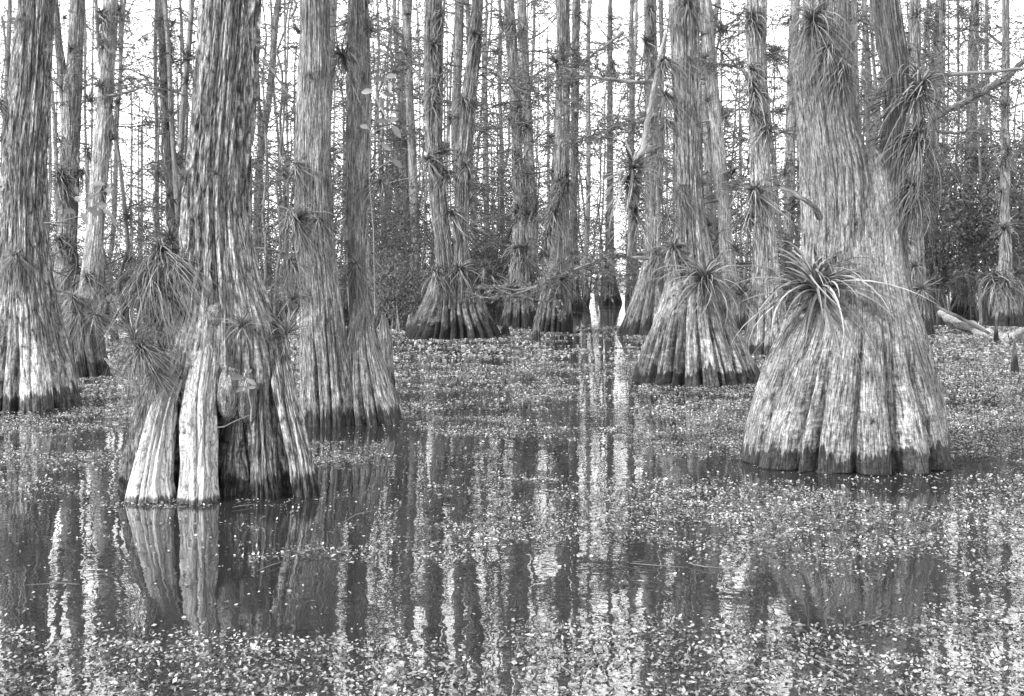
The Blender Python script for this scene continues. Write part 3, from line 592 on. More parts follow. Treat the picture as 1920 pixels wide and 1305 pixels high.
# spindly understory trees, their twigs filling the gaps
SP = []
for k in range(3):
    rs = np.random.default_rng(800 + k); root = bpy.data.objects.new('spindly_tree', None)
    zz_ = np.linspace(-.2, 11, 24); wx = np.cumsum(rs.normal(0, .06, 24)); wy = np.cumsum(rs.normal(0, .05, 24)); wx -= wx[0]; wy -= wy[0]
    mb = MB(); tube(mb, np.stack([wx, wy, zz_], -1), .045 * (1 - zz_ / 14), 8, tone=1.1, r0=.05)
    tr = mb.build('trunk', M['bark_twig'], root, link=False)
    f = lambda z, zz_=zz_, wx=wx, wy=wy: np.array([np.interp(z, zz_, wx), np.interp(z, zz_, wy), z])
    t, l = crown(root, .8, 10.8, 62, (.5, 2.0), rs, f, dens=.9, leaf=.032, r0=.015, link=False)
    SP.append((root, [tr, t, l], f))
rs = np.random.default_rng(31); xs = sorted([(x, rs.uniform(26, 44)) for x in (30, 62, 108, 284, 330, 500, 516, 540, 548, 690, 715, 735, 775, 912, 930, 1085, 1100, 1232, 1335, 1345, 1376, 1470, 1486, 1622, 1745, 1775, 1800, 1840, 1870, 1900, 1915, 5, 1130, 660, 1172, 96, 296, 348, 506, 528, 700, 728, 760, 792, 900, 945, 990, 1105, 1225, 1310, 1395, 1500, 1640, 1730, 1760)])
cnt = {}
for q, (x, D) in enumerate(xs):
    D = max(D, 46) if 1075 < x < 1220 else D
    left = [h for h in HS if h[0] <= x]; ph = left[-1][1] if left else 'left picture edge'; cnt[ph] = cnt.get(ph, 0) + 1
    o = copy_tree(SP[q % 3], tuple(W(x, HOR, D) * [1, 1, 0]), rs.uniform(0, 6.28), rs.uniform(.8, 1.25))
    tag(o, f'spindly twiggy young tree, {ORD[cnt[ph]-1]} right of the {ph}', 'tree', 'spindly young trees among the cypresses')
# the far wood that reads as one mass
mt, lfm = MB(), []
rs = np.random.default_rng(99)
for k in range(170):
    D = rs.uniform(75, 135); x = rs.uniform(-.62, .62) * D; r = rs.uniform(.06, .17); hgt = rs.uniform(17, 28)
    if .055 < x / D < .108 and rs.random() < .7: continue
    zs = np.array([-.2, .6, 3, 9, 18, hgt]); dx = np.cumsum(rs.normal(0, .15, 6))
    tube(mt, np.stack([x + dx, np.full(6, D), zs], -1), [r * 2.4, r * 1.5, r, r * .9, r * .75, r * .4], 7, tone=rs.uniform(.8, 1.4), r0=.2)
    for q in range(9):
        z = rs.uniform(1, hgt); L = rs.uniform(1.2, 3.5); az = rs.uniform(0, 6.28)
        n = 4; P = np.array([x, D, z]) + np.outer(np.linspace(0, 1, n), [math.cos(az) * L, math.sin(az) * L, rs.uniform(-.3, 1.0)]) + rs.normal(0, .08, (n, 3))
        tube(mt, P, np.linspace(.06, .02, n), 3, tone=.9, r0=.05)
        m = rs.integers(10, 24); lfm.append(P[-1] + (P[0] - P[-1]) * rs.uniform(0, .8, m)[:, None] + rs.normal(0, .22, (m, 3)))
tag(mt.build('distant_wood', M['bark_far']), 'far-off stand of thin pale trunks closing the view', 'woods', kind='stuff')
ml = MB(); leaves(ml, np.concatenate(lfm), .11, rs)
tag(ml.build('distant_foliage', M['needle'], smooth=False), 'sparse far-off foliage among the thin pale trunks', 'foliage', kind='stuff')

# ------------------------------------------------------------------ airplants
def blade(mb, o, az, el, L, w, curl, rs, n=8):
    t = np.linspace(0, 1, n + 1); e = el - curl * t ** 1.25
    hx = np.cumsum(np.cos(e)) * L / n; hz = np.cumsum(np.sin(e)) * L / n
    hx = np.insert(hx[:-1], 0, 0); hz = np.insert(hz[:-1], 0, 0)
    azs = az + rs.normal(0, .1) * t + rs.normal(0, .16) * t ** 2
    ww = w * (1 - t ** 1.7) * .5 + .0006
    ca, sa = np.cos(azs), np.sin(azs)
    cen = np.stack([o[0] + hx * ca, o[1] + hx * sa, o[2] + hz], -1)
    s = np.stack([-sa, ca, 0 * t], -1) * ww[:, None]; up = np.stack([-np.sin(e) * ca, -np.sin(e) * sa, np.cos(e)], -1) * (ww * .55)[:, None]
    V = np.stack([cen - s + up, cen, cen + s + up], 1).reshape(-1, 3)
    i = np.arange(n)[:, None] * 3
    f = np.concatenate([np.concatenate([i, i + 1, i + 4, i + 3], 1), np.concatenate([i + 1, i + 2, i + 5, i + 4], 1)])
    mb.add(V, f)
def rosette(seed, nb, L, w, elr=(.1, 1.45), curl=(1.0, 2.2), dead=20, deadL=.8):
    rs = np.random.default_rng(seed); a, b = MB(), MB()
    for k in range(nb):
        u = (k + rs.random()) / nb; el = elr[1] + (elr[0] - elr[1]) * u ** .8
        blade(a, rs.normal(0, .008, 3), k * 2.4 + rs.normal(0, .25), el, L * rs.uniform(.45, 1.15) * (.75 + .35 * u), w * rs.uniform(.8, 1.1), rs.uniform(*curl), rs)
    for k in range(dead):
        blade(b, rs.normal(0, .012, 3) - [0, 0, .02], rs.uniform(0, 6.28), rs.uniform(-.9, -.1), L * deadL * rs.uniform(.6, 1.2), w * .6, rs.uniform(.5, 1.3), rs)
    return a, b
def make_plant(seed, *args, **kw):
    a, b = rosette(seed, *args, **kw)
    r = bpy.data.objects.new('airplant', None)
    return (r, [a.build('leaves', M['plant'], r, link=False), b.build('dead_leaves', M['dry'], r, link=False)])
PL = [make_plant(1, 110, .42, .012, curl=(1.0, 2.3), dead=50),         # 0 big open rosette
      make_plant(2, 80, .36, .009, curl=(.6, 1.8), dead=25),         # 1 spiky
      make_plant(3, 90, .38, .009, curl=(1.4, 3.2), dead=90, deadL=1.3),   # 2 weeping
      make_plant(4, 64, .34, .007, curl=(.3, 1.3), dead=16),         # 3 wiry
      make_plant(5, 80, .34, .008, elr=(-.5, 1.2), curl=(1.2, 2.6), dead=140, deadL=1.9)]  # 4 long hanging skirt
# one-mesh versions for the far ones
def make_small(seed, nb, L, w, **kw):
    a, b = rosette(seed, nb, L, w, **kw); 
    a.v += b.v; off = a.n
    for k in (3, 4): a.f[k] += [f + off for f in b.f[k]]
    return a.build('airplant', M['plant'], link=False)
PS = [make_small(11, 54, .36, .016, dead=16), make_small(12, 50, .34, .015, curl=(.4, 1.6), dead=20, deadL=1.1), make_small(13, 56, .32, .015, curl=(1.6, 2.8), dead=50, deadL=1.4)]
PLANTS = []     # (key/phrase, z, obj, adjective)
def plant(px, py, rpx, key, kind, D=None, tone=None, yaw=None, tilt=.35, si=None, adj=None):
    if D is None:
        st_ = STEMS[key]; best = min(st_, key=lambda i_: abs((px - 960) * i_['D'] / F - np.interp(H + (HOR - py) * i_['D'] / F, i_['z'], i_['cx'])) if i_['z'][0] < H + (HOR - py) * i_['D'] / F < i_['z'][-1] else 99)
        p, o = on_stem(best, px, py)
    else: p = W(px, py, D); o = np.array([0, -1.])
    size = rpx * p[1] / F
    if p[1] < 14:
        tp = PL[kind]; s = size / .26
        r = tp[0].copy(); COL.objects.link(r)
        for ch in tp[1]:
            c = ch.copy(); COL.objects.link(c); c.parent = r
    else:
        r = PS[kind % 3].copy(); COL.objects.link(r); s = size / .23
    r.location = (p[0] + o[0] * .03, p[1] + o[1] * .03, p[2]); r.scale = (s, s, s)
    ax = Vector((-o[1], o[0], 0)); 
    from mathutils import Matrix
    r.rotation_euler = (Matrix.Rotation(tilt, 4, ax.normalized()) @ Matrix.Rotation(random.uniform(0, 6.28), 4, 'Z')).to_euler()
    PLANTS.append((key, p[2], r, adj, kind)); return r
for a in [
    # hollow-based cypress
    (312, 470, 84, 'T1', 4), (262, 635, 70, 'T1', 3), (290, 520, 72, 'T1', 4), (330, 450, 60, 'T1', 1), (300, 590, 64, 'T1', 4), (275, 650, 56, 'T1', 4), (345, 500, 50, 'T1', 2), (330, 560, 40, 'T1', 4), (450, 612, 50, 'T1', 1), (527, 625, 78, 'T1', 3), (405, 328, 28, 'T1', 3), (300, 700, 45, 'T1', 4), (540, 560, 42, 'T1', 1), (352, 335, 30, 'T1', 3),
    (32, 478, 34, 'T0', 4), (60, 620, 16, 'T0', 3), (42, 40, 18, 'T0', 3), (4, 195, 40, 'T0', 2),
    (545, 335, 74, 'T2', 3), (562, 415, 66, 'T2', 2), (650, 108, 62, 'T2', 2), (700, 250, 40, 'T2', 3), (575, 560, 22, 'T2', 3), (583, 145, 26, 'T2', 3), (705, 340, 36, 'T2', 4), (690, 60, 38, 'T2', 3), (553, 490, 42, 'T2', 4),
    (1535, 545, 130, 'T3', 0), (1528, 38, 70, 'T3', 2), (1572, 138, 66, 'T3', 2), (1712, 168, 92, 'T3', 2), (1712, 250, 74, 'T3', 4), (1705, 350, 60, 'T3', 4), (1700, 395, 30, 'T3', 4), (1550, 90, 50, 'T3', 4), (1470, 352, 34, 'T3', 3), (1624, 700, 22, 'T3', 3), (1632, 790, 24, 'T3', 3),
    (1250, 112, 48, 'T4', 4), (1252, 178, 44, 'T4', 4), (1290, 10, 42, 'T4', 2), (1258, 412, 46, 'T4', 1), (1268, 470, 50, 'T4', 2), (1318, 528, 76, 'T4', 0), (1248, 300, 30, 'T4', 4), (1316, 110, 34, 'T4', 3), (1322, 190, 34, 'T4', 3), (1256, 230, 36, 'T4', 4), (1325, 420, 26, 'T4', 3),
    (1410, 38, 40, 'T6', 2), (1412, 160, 36, 'T6', 2), (1436, 245, 40, 'T6', 2), (1418, 362, 52, 'T6', 2), (1395, 552, 52, 'T6', 1), (1412, 210, 26, 'T6', 2), (1408, 410, 36, 'T6', 2), (1465, 330, 34, 'T6', 1), (1385, 470, 34, 'T6', 1), (1445, 100, 30, 'T6', 1),
    (1228, 290, 30, 'T5', 2), (1232, 480, 34, 'T5', 1),
    (1715, 500, 28, 'T8', 1), (1700, 450, 22, 'T8', 2), (1868, 522, 42, 'T10', 2), (1905, 512, 44, 'T10', 1), (1885, 300, 18, 'T10', 2), (1812, 420, 18, 'T9', 1),
    (812, 85, 34, 'T11', 1), (820, 155, 32, 'T11', 2), (828, 288, 38, 'T11', 1), (806, 300, 30, 'T11', 2), (872, 190, 24, 'T11', 2), (852, 402, 34, 'T11', 2), (838, 330, 30, 'T11', 2), (826, 30, 30, 'T11', 2), (848, 225, 20, 'T11', 1), (895, 70, 22, 'T11', 1), (830, 530, 18, 'T11', 1), (905, 500, 26, 'T11', 1),
    (945, 48, 24, 'T12', 2), (975, 60, 20, 'T12', 2), (950, 200, 24, 'T12', 2), (985, 240, 36, 'T12', 1), (965, 290, 24, 'T12', 2), (1000, 395, 30, 'T12', 1), (925, 515, 34, 'T12', 1), (985, 330, 24, 'T12', 2), (985, 470, 30, 'T12', 1),
    (1036, 402, 28, 'T13', 2), (1030, 440, 26, 'T13', 2), (1050, 525, 34, 'T13', 1), (1062, 330, 26, 'T13', 1), (1020, 480, 26, 'T13', 1), (1035, 150, 24, 'T13', 2), (1075, 480, 26, 'T15', 1), (1072, 160, 16, 'T15', 1),
    (195, 45, 36, 'T18', 1), (172, 190, 32, 'T18', 1), (218, 195, 28, 'T18', 1), (208, 262, 30, 'T18', 1), (166, 284, 28, 'T18', 2), (200, 552, 34, 'T18', 2), (165, 520, 26, 'T18', 2), (190, 350, 22, 'T18', 2),
    (125, 160, 28, 'T19', 1), (118, 328, 34, 'T19', 2), (150, 325, 30, 'T19', 2), (120, 370, 26, 'T19', 2), (115, 450, 26, 'T19', 2), (118, 35, 18, 'T19', 1), (140, 500, 30, 'T19', 2),
    (350, 112, 38, 'T21', 1), (348, 155, 26, 'T21', 1), (316, 235, 26, 'T21', 2), (298, 325, 18, 'T21', 2), (322, 370, 28, 'T21', 2), (302, 40, 24, 'T21', 2), (322, 45, 24, 'T21', 2), (310, 160, 24, 'T21', 2), (328, 300, 26, 'T21', 2), (330, 430, 28, 'T21', 2), (298, 480, 26, 'T21', 1),
    (1135, 505, 18, 'T16', 1), (1148, 470, 14, 'T16', 2), (1182, 500, 14, 'T16b', 1),
]: plant(*a)
rsx = np.random.default_rng(404)
for key, m_, ks in [('T5', 5, (1, 2)), ('T6', 7, (1, 2)), ('T8', 5, (1, 2)), ('T9', 5, (1, 2)), ('T10', 6, (1, 2)), ('T11', 16, (1, 2)), ('T12', 12, (1, 2)), ('T13', 8, (1, 2)), ('T15', 6, (1, 2)), ('T18', 6, (1, 2)), ('T19', 9, (1, 2)), ('T21', 9, (1, 2)), ('T4', 8, (3, 4)), ('T2', 6, (3, 4)), ('T16', 5, (1, 2))]:
    for q in range(m_):
        st_ = STEMS[key][rsx.integers(len(STEMS[key]))]; py_ = rsx.uniform(10, 560); D_ = st_['D']; z_ = H + (HOR - py_) * D_ / F
        if not st_['z'][0] < z_ < st_['z'][-1]: continue
        u_ = rsx.uniform(-1.05, 1.05); px_ = 960 + (np.interp(z_, st_['z'], st_['cx']) + u_ * np.interp(z_, st_['z'], st_['r'])) * F / D_
        plant(px_, py_, rsx.uniform(14, 34), key, int(ks[rsx.integers(len(ks))]), tilt=rsx.uniform(.1, .7))
for (x, y, r_, D, kd) in [(1184, 318, 72, 16, 1), (1190, 398, 46, 16.2, 2), (1178, 345, 50, 16.1, 2)]: plant(x, y, r_, 'snag', kd, D=D)
for (x, y, r_, kd) in [(150, 585, 48, 4), (140, 560, 34, 2), (182, 592, 34, 4), (205, 570, 26, 3)]: plant(x, y, r_, 'stump', kd, D=dist(705) - .12)
PH = {k: p for _, _, p, k in HERO}; PH['snag'] = 'leaning dead snag'; PH['stump'] = 'shaggy stump'
KIND = ['broad open', 'spiky', 'drooping', 'wiry', 'long-skirted']
by = {}
for t in PLANTS: by.setdefault(t[0], []).append(t)
for k, L_ in by.items():
    L_.sort(key=lambda t: t[1])
    for n_, t in enumerate(L_):
        tag(t[2], f'{KIND[t[4]]} airplant on the {PH[k]}, ' + ('lowest of its tree' if n_ == 0 and len(L_) > 1 else 'only one there' if len(L_) == 1 else f'{ORD[n_]} from the water'), 'airplant', 'airplants growing on the cypresses')
# small ones on the background stand
rs = np.random.default_rng(5)
for (x, D, k, o) in BGO:
    if D > 42 or x < -40 or x > 1960: continue
    zs = sorted(rs.uniform(1.0, (HOR * D / F + 1.2), rs.integers(2, 6)))
    for n_, z in enumerate(zs):
        c = TEMPL[k][2](z / o.scale[0]) * o.scale[0]; rz = o.rotation_euler[2]
        q = PS[int(rs.integers(0, 3))].copy(); COL.objects.link(q)
        q.location = (o.location[0] + c[0] * math.cos(rz) - c[1] * math.sin(rz) + rs.uniform(-.1, .1), o.location[1] + c[0] * math.sin(rz) + c[1] * math.cos(rz) - .18, z)
        s = rs.uniform(1.1, 2.3); q.scale = (s, s, s); q.rotation_euler = (rs.uniform(.1, .5), rs.uniform(-.3, .3), rs.uniform(0, 6.28))
        lab = o['label'].replace(' background cypress, ', ' cypress ')
        w_ = [['lone'], ['lower', 'upper'], ['lowest', 'middle', 'highest'], ['lowest', 'second', 'third', 'highest'], ['lowest', 'second', 'middle', 'fourth', 'highest']][len(zs) - 1][n_]
        tag(q, f'{w_} airplant on the {lab}', 'airplant', 'airplants growing on the cypresses')

# ------------------------------------------------------------------ snag, logs, limbs, bushes
def woody(name, label, cat, pts, rad, mat, sides=10, twigs=0, seed=0, tone=1.2, sub=10, group=None):
    rs = np.random.default_rng(seed); P = np.array(pts, float)
    t = np.linspace(0, len(P) - 1, sub * (len(P) - 1) + 1); Q = np.stack([np.interp(t, range(len(P)), P[:, k]) for k in range(3)], -1)
    R = np.interp(t, range(len(P)), rad); Q[1:-1] += rs.normal(0, 1, (len(Q) - 2, 3)) * R[1:-1, None] * .18; R = R * rs.uniform(.85, 1.15, len(R)); R[-1] *= .35; R[0] *= .6
    mb = MB(); tube(mb, Q, R, sides, tone=tone, r0=.08)
    o = mb.build(name, mat); tag(o, label, cat, group)
    if twigs:
        mt, lf = MB(), []
        for k in range(twigs):
            a = Q[rs.integers(len(Q) // 4, len(Q))]; d = rs.normal(0, 1, 3); d[2] = rs.uniform(-.3, .6)
            branch(mt, lf, a, d, rs.uniform(.5, 1.3), .014, rs, 1.6, .03)
        mt.build('twigs', M['bark_twig'], o)
        ml = MB(); leaves(ml, np.concatenate([c for c, _ in lf]), .03, rs); ml.build('foliage', M['needle'], o, smooth=False)
    return o
woody('dead_snag', 'pale dead trunk leaning in front of the wide-skirted cypress, airplants at its foot', 'dead tree', [W(1178, 480, 16.4), W(1190, 400, 16.2), W(1205, 280, 16.1), W(1228, 160, 15.9), W(1248, 60, 15.8)], [.03, .04, .045, .04, .02], M['deadwood'])
L0 = woody('fallen_log', 'long bleached log lying from the bank into the water on the right', 'log', [W(1762, 586, 27) + [0, 0, 0.0], W(1800, 606, 25), W(1850, 628, 22.5), W(1895, 640, 21)], [.09, .12, .12, .07], M['deadwood'], sides=14)
woody('fallen_branch', 'dark straight pole lying along the long bleached log', 'branch', [W(1756, 574, 25), W(1800, 596, 24), W(1858, 626, 22)], [.035, .04, .03], M['bark_mid'], tone=.6)
woody('fallen_log', 'short forked bleached log end at the right edge of the water', 'log', [W(1880, 638, 20.6), W(1902, 630, 20.4), W(1925, 615, 20)], [.09, .10, .04], M['deadwood'], sides=12, seed=4)
woody('fallen_log', 'short white log lying behind the shaggy stump on the left', 'log', [W(190, 634, 21.5), W(222, 634, 21.5), W(262, 630, 21.5)], [.06, .08, .07], M['deadwood'], sides=12, seed=5, tone=1.5)
woody('fallen_branch', 'thin stick slanting into the water left of the hollow-based cypress', 'branch', [W(196, 672, 11.5), W(215, 690, 11.3), W(240, 712, 11.2)], [.014, .016, .012], M['bark_mid'])
woody('tree_limb', 'long bowed limb with a feathery tip crossing in front of the channel', 'limb', [W(1245, 150, 16.5), W(1195, 155, 16.3), W(1150, 150, 16.4), W(1105, 142, 16.5), W(1062, 150, 16.6)], [.04, .032, .028, .02, .008], M['bark_twig'], twigs=10, seed=8)
woody('tree_limb', 'dark feathery limb sweeping over the channel at mid height', 'limb', [W(1240, 212, 18), W(1200, 228, 18), W(1150, 240, 18.2), W(1085, 262, 18.4)], [.045, .035, .03, .01], M['bark_twig'], twigs=26, seed=9)
woody('tree_limb', 'low bushy limb hanging over the channel just above the water', 'limb', [W(1215, 485, 20), W(1165, 480, 20), W(1120, 488, 20), W(1080, 505, 20), (W(1010, 535, 20)), W(945, 560, 20)], [.04, .035, .03, .026, .02, .008], M['bark_twig'], twigs=40, seed=10)
woody('tree_limb', 'bare limb running level to the right edge behind the big forked cypress', 'limb', [W(1700, 150, 14), W(1770, 140, 14), W(1850, 136, 14), W(1940, 126, 14)], [.03, .028, .024, .018], M['bark_twig'], twigs=3, seed=11)
woody('tree_limb', 'thick bent limb rising to the right edge among the thin trunks', 'limb', [W(1730, 245, 22), W(1760, 215, 22), W(1830, 180, 22), W(1880, 150, 22), W(1930, 105, 22)], [.04, .07, .08, .07, .05], M['bark_far'], twigs=14, seed=12, tone=.5)
woody('tree_limb', 'dark twiggy limb pointing right above the leafy bushes', 'limb', [W(1752, 246, 20), W(1790, 250, 20), W(1850, 240, 20)], [.02, .03, .01], M['bark_twig'], twigs=10, seed=13, tone=.6)
woody('tree_limb', 'bare twisted limb reaching left from the two-stemmed cypress', 'limb', [W(562, 62, 9.3), W(552, 50, 9.2), W(548, 30, 9.2), W(556, 8, 9.2), W(540, -20, 9.2)], [.015, .018, .014, .012, .008], M['bark_twig'], seed=14)
for n_, (lab, pts) in enumerate([('feathery limb high between the V-stemmed and bell-skirted cypresses', [(920, 110), (945, 150), (985, 175), (1020, 180)]), ('feathery limb at top right of centre, above the channel', [(1170, 60), (1130, 90), (1100, 110), (1078, 140)]),
                               ('feathery limb left of the V-stemmed cypress', [(795, 150), (765, 120), (735, 105), (700, 90)]), ('feathery limb between the hollow-based and two-stemmed cypresses', [(490, 110), (510, 130), (535, 170), (555, 190)]),
                               ('feathery limb spreading left of the slim pale cypress', [(1405, 140), (1380, 125), (1345, 120), (1320, 130)]), ('feathery limb right of the pale leaning cypress', [(200, 180), (235, 175), (275, 160), (320, 170)]),
                               ('feathery limb above the leafy bushes on the right', [(1820, 200), (1790, 170), (1760, 150), (1735, 160)]), ('feathery limb over the far right trunks', [(1885, 90), (1850, 60), (1810, 55), (1770, 70)])]):
    D = 22 + n_ * .7; woody('tree_limb', lab, 'limb', [W(x, y, D) for x, y in pts], [.035, .028, .02, .008], M['bark_twig'], twigs=16, seed=30 + n_)

def bush(name, label, cat, c, rad, n, size, mat, seed, stems=5, clumps=26, group=None, asp=.5):
    rs = np.random.default_rng(seed); root = empty(name, (c[0], c[1], 0)); tag(root, label, cat, group)
    d = rs.normal(0, 1, (clumps, 3)); d /= np.linalg.norm(d, axis=1)[:, None]; cc = d * rs.uniform(.3, 1, clumps)[:, None] ** .6 * np.array(rad)
    cs = rs.uniform(.12, .34, clumps) * min(rad); pick = rs.integers(0, clumps, n)
    P = cc[pick] + rs.normal(0, 1, (n, 3)) * cs[pick][:, None] + [0, 0, c[2]]; P[:, 2] = np.maximum(P[:, 2], .05)
    ml = MB(); leaves(ml, P, size, rs, asp=asp); ml.build('foliage', mat, root, smooth=False)
    mt = MB()
    for k in range(stems):
        e = cc[k] + [0, 0, c[2]]; b = np.array([rs.normal(0, .25) * rad[0], rs.normal(0, .2), -.1])
        m = (b + e) / 2 + rs.normal(0, .12, 3); tube(mt, [b, m, e], [.03, .02, .008], 5, r0=.04, seed=1)
    mt.build('stems', M['bark_twig'], root)
    return root
bush('leafy_bush', 'dark glossy-leaved bush filling the space right of the big forked cypress', 'bush', W(1765, 400, 29), (1.0, 1.2, 2.0), 9000, .05, M['broad'], 1, 9, 60)
bush('leafy_bush', 'tall dark leafy bush between the two far right cypresses', 'bush', W(1848, 380, 31), (1.0, 1.2, 2.3), 9500, .05, M['broad'], 2, 9, 60)
bush('leafy_bush', 'dark leafy bush cut by the right edge, above the short log', 'bush', W(1920, 400, 28), (.9, 1.2, 2.1), 8000, .05, M['broad'], 3, 9, 55)
bsp = [(345, 540, 30, 1.2), (1010, 480, 32, 1.0), (895, 450, 33, 1.1), (1290, 470, 34, 1.2), (1530, 500, 36, 1.3), (1240, 430, 40, 1.3), (700, 430, 36, 1.2), (240, 470, 36, 1.2), (60, 545, 34, 1.0), (235, 560, 31, 1.2), (285, 520, 36, 1.2), (100, 500, 40, 1.4), (500, 540, 36, 1.2), (725, 500, 27, 1.3), (745, 560, 25, .7), (905, 540, 28, .9), (960, 560, 27.5, .8), (940, 480, 34, 1.0), (1000, 520, 36, 1.0), (780, 470, 36, 1.1), (1235, 520, 36, .9), (1350, 540, 30, .9), (1490, 560, 28, .8), (1380, 480, 38, 1.2), (1100, 535, 60, 1.2), (1060, 500, 50, 1.4), (1215, 535, 58, 1.3), (1460, 480, 42, 1.2), (1330, 470, 44, 1.4), (860, 500, 44, 1.5), (200, 480, 42, 1.5), (420, 500, 40, 1.5), (600, 480, 42, 1.6), (1700, 520, 36, 1.2), (20, 450, 42, 1.5)]
cnt = {}
for n_, (x, y, D, s) in enumerate(sorted(bsp)):
    left = [h for h in HS if h[0] <= x]; ph = left[-1][1] if left else 'left picture edge'; cnt[ph] = cnt.get(ph, 0) + 1
    c = W(x, y - 20, D); s *= D / 28
    bush('swamp_shrub', f'loose grey waterside shrub, {ORD[cnt[ph]-1]} right of the {ph}', 'shrub', (c[0], c[1], max(.5, c[2])), (s, s, max(.6, c[2] * .9)), 4200, .045, M['needle'], 60 + n_, 8, 34, 'loose shrubs along the far waterside', asp=.3)

# saplings with broad leaves near the camera
def sapling(label, pts, leafs, D, seed):
    rs = np.random.default_rng(seed); P = np.array([W(x, y, D) for x, y in pts]); root = empty('leafy_sprig', tuple(P[0])); tag(root, label, 'sprig')
    mt = MB(); tube(mt, P - P[0], np.linspace(.005, .002, len(P)), 6, tone=.9, r0=.02)
    ml = MB()
    for (x, y, s, a) in leafs:
        c = W(x, y, D) - P[0]; c[1] += rs.uniform(-.06, .06); s = s * D / F
        k = np.argmin(np.linalg.norm(P - P[0] - c, axis=1)); tube(mt, [P[k] - P[0], (P[k] - P[0] + c) / 2 + [0, 0, .01], c], [.003, .0025, .002], 4, tone=1.5, r0=.02)
        d = np.array([math.cos(a), rs.uniform(-.4, .4), math.sin(a)]); d /= np.linalg.norm(d); u = np.cross(d, [0, 1, 0]) * .8 + [0, rs.uniform(-.5, .5), 0]; u /= np.linalg.norm(u)
        t = np.linspace(0, 1, 7); wd = np.sin(t * math.pi) ** .8 * .24 * s; cen = c + d * (t * s)[:, None] + np.outer(t ** 2, [0, 0, -.2 * s]); nn = np.cross(d, u) * .25
        V = np.stack([cen - u * wd[:, None] + nn * wd[:, None], cen, cen + u * wd[:, None] + nn * wd[:, None]], 1).reshape(-1, 3); i = np.arange(6)[:, None] * 3
        ml.add(V, np.concatenate([np.concatenate([i, i + 1, i + 4, i + 3], 1), np.concatenate([i + 1, i + 2, i + 5, i + 4], 1)]))
    mt.build('stem', M['deadwood'], root); ml.build('leaves', M['bigleaf'], root)
sapling('broad-leaved sprig arching right from the cypress at the left edge', [(82, 418), (110, 416), (140, 408), (165, 398), (180, 385), (176, 365)], [(150, 380, 22, 2.2), (160, 372, 26, .6), (175, 362, 24, 1.0), (168, 390, 26, -.4), (180, 385, 24, .2), (142, 400, 24, 2.6), (155, 398, 22, -.9), (176, 345, 24, .1), (190, 358, 20, .5), (195, 392, 24, -.5), (145, 365, 20, 1.6), (205, 405, 18, -1)], 9.0, 1)
sapling('thin pale sapling with sparse broad leaves right of the two-stemmed cypress', [(703, 590), (702, 520), (700, 430), (692, 330), (696, 250), (712, 200), (722, 150)], [(722, 150, 24, 2.9), (724, 148, 24, .4), (732, 155, 20, -1.5), (712, 180, 24, -1.3), (700, 172, 24, 3.0), (716, 174, 24, 0), (728, 230, 24, 2.8), (730, 228, 22, .6), (735, 236, 26, -.8), (715, 270, 22, -.4), (735, 300, 24, -.5), (690, 240, 20, 2.6)], 8.9, 2)
sapling('tiny pale seedling with curled leaves on the hollow-based cypress', [(470, 790), (472, 765), (466, 738), (462, 712), (460, 700)], [(462, 705, 26, 3.0), (462, 700, 16, .8), (464, 712, 20, -.3), (463, 722, 18, 3.6), (467, 728, 16, .4), (460, 696, 14, 1.8)], 5.72, 3)
woody('fallen_branch', 'thin pale root strung across the hollow of the hollow-based cypress', 'root', [W(402, 802, 5.78), W(420, 800, 5.74), W(440, 790, 5.74), W(474, 776, 5.8)], [.0025, .0032, .003, .002], M['deadwood'], sides=6, sub=6, tone=.9)

# ------------------------------------------------------------------ floating water weed
rs = np.random.default_rng(123)
def cover(x, y):
    c = fbm(x * .9, y * 2.6, 0, 3, 61) * .8 + fbm(x * .4, y * .8, 0, 2, 71) * .6 + .4 * fbm(x * 6, y * 11, 0, 2, 81) - .38
    px = 960 + x * F / y; py = HOR + H * F / y
    def clear(cx, cy, rx, ry, a): return a * np.exp(-(((x - cx) / rx) ** 2 + ((y - cy) / ry) ** 2) ** 1.5)
    # open pools (places on the water, in metres)
    for (cx, cy, rx, ry, a) in [(-1.5, 4.25, .8, .36, .6), (-1.5, 5.75, .6, .14, .3), (-.25, 4.35, .75, .42, .5), (1.15, 4.25, .42, .28, .6), (-2.1, 5.0, .7, .2, .15), (-1.7, 6.6, .8, .45, .45), (2.4, 7.1, 1.2, .45, .35), (-2.2, 9.0, 1, .6, .3), (.2, 4.9, .5, .3, .3), (1.75, 4.7, .25, .4, .25), (-1.55, 9, .9, .6, .3), (2.0, 11.3, .9, .4, .3), (1.6, 24, 1.0, 8, .5), (.55, 8.5, .45, 2.5, .22), (1.0, 13, .5, 4, .3), (-.55, 7.0, .4, 2.2, .22), (-2.6, 5.6, .5, 1.6, .15), (2.4, 5.4, .4, 1.2, .2)]:
        c = c - clear(cx + .25 * rx * 0, cy, rx, ry, a) * (.55 + .9 * noise(x * 2.6, y * 4, 2, 95))
    c = c + .26 * sst(4.05, 3.5, y + .9 * (noise(x * 2.2, y * 3, 1, 91) - .5)) + .22 * np.exp(-((x - 1.2) / 1.2) ** 2 - ((y - 5.6) / .7) ** 2) + .12 * sst(7, 11, y) + .1 * (x > .2)
    return c
PP, SS = [], []
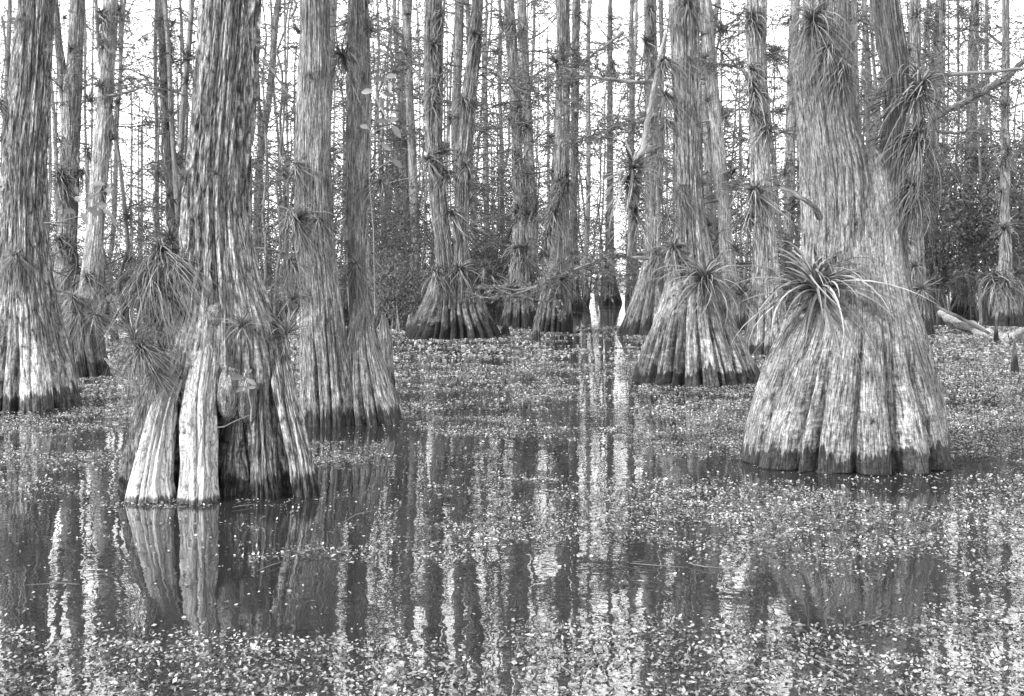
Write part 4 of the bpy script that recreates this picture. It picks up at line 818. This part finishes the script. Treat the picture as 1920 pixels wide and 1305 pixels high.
for (y0, y1, dens, s0) in [(2.9, 4.4, 4600, .0076), (4.4, 6.5, 3900, .0078), (6.5, 10, 2900, .0085), (10, 16, 1300, .0125), (16, 27, 420, .026)]:
    A = .56 * (y1 ** 2 - y0 ** 2); n = int(A * dens)
    y = np.sqrt(rs.uniform(y0 ** 2, y1 ** 2, n)); x = rs.uniform(-.56, .56, n) * y
    m_ = n * 2 // 3; cl = np.repeat(rs.integers(0, n, m_ // 14 + 1), 14)[:m_]; sg = np.repeat(rs.uniform(1.5, 5.5, m_ // 14 + 1), 14)[:m_] * s0
    x[:m_] = x[cl] + rs.normal(0, 1, m_) * sg * 1.5; y[:m_] = y[cl] + rs.normal(0, 1, m_) * sg
    c = cover(x, y); k = rs.random(n) < sst(.42, .70, c) * .85 + .03
    PP.append(np.stack([x[k], y[k], rs.uniform(.001, .012, k.sum()) * (s0 / .008) ** .5], -1)); SS.append(np.full(k.sum(), s0))
PP = np.concatenate(PP); SS = np.concatenate(SS)
SS = SS * np.where(rs.random(len(SS)) < .05, 1.5, 1) * rs.uniform(.6, 1.3, len(SS))
ml = MB(); leaves(ml, PP, SS, rs, asp=.62, flat=.72)
# upright sprigs and trailing threads
n = 9000; y = np.sqrt(rs.uniform(3.2 ** 2, 12 ** 2, n)); x = rs.uniform(-.56, .56, n) * y; k = rs.random(n) < sst(.45, .7, cover(x, y)); x, y = x[k], y[k]
for q in range(3):
    leaves(ml, np.stack([x + rs.normal(0, .008, len(x)), y + rs.normal(0, .008, len(x)), np.full(len(x), .012 + .008 * q)], -1), .0085, rs, asp=.5, flat=0)
tag(ml.build('floating_weed', M['weed'], smooth=False), 'mat of tiny floating weed leaves scattered over the dark water', 'water weed', kind='stuff')
tw = [(435, 955, 480, 948), (480, 1075, 535, 1055), (1590, 935, 1560, 985), (1365, 935, 1340, 960), (1500, 1165, 1465, 1170), (1600, 1180, 1650, 1160), (1035, 1240, 1085, 1275), (1700, 1000, 1760, 990), (930, 1020, 870, 1022), (1080, 960, 1130, 945), (150, 1100, 40, 1102), (1180, 1060, 1290, 1068), (1290, 1060, 1380, 1072), (1100, 770, 1150, 776), (700, 960, 640, 985), (1830, 950, 1900, 925), (1520, 1240, 1590, 1275), (560, 1040, 610, 1032)]
for k, (a, b, c, d) in enumerate(tw):
    p, q = W(a, b, dist(b)), W(c, d, dist(d)); m = (p + q) / 2 + [rs.normal(0, .02), rs.normal(0, .02), .012]
    near = min(HERO, key=lambda h: abs(h[0] - a) + abs(h[1] - p[1]) * 40)[2]
    col = 'left' if a < 640 else 'middle' if a < 1280 else 'right'
    woody('floating_twig', ['pale crooked twig floating below the front leg of the hollow-based cypress', 'star-shaped pale twig floating on the dark pool at lower left', 'thin twig floating in front of the big forked cypress', 'kinked stalk floating left of the big forked cypress reflection', 'short curved twig floating on lower right pool, left end', 'arched pale twig floating on lower right pool, right end', 'slanting twig near the bottom edge right of middle', 'thin twig lying on the weed far right', 'short twig floating in the middle of the water', 'thin twig on the weed right of the middle', 'long straight straw lying across the lower left pool', 'long thin stalk on weed at lower right of centre', 'stalk continuing right of the long thin one', 'dark stick floating below the channel', 'pale twig left of the middle trunk reflections', 'slanting thin stem at the right edge of the water', 'twig on the weed at bottom right', 'short twig floating right of the star-shaped one'][k],
          'twig', [p + [0, 0, .01], m, q + [0, 0, .01]], [.0018, .0032, .0015], M['bark_mid'], sides=5, sub=5, seed=k, group='twigs floating among the weed', tone=1.2)
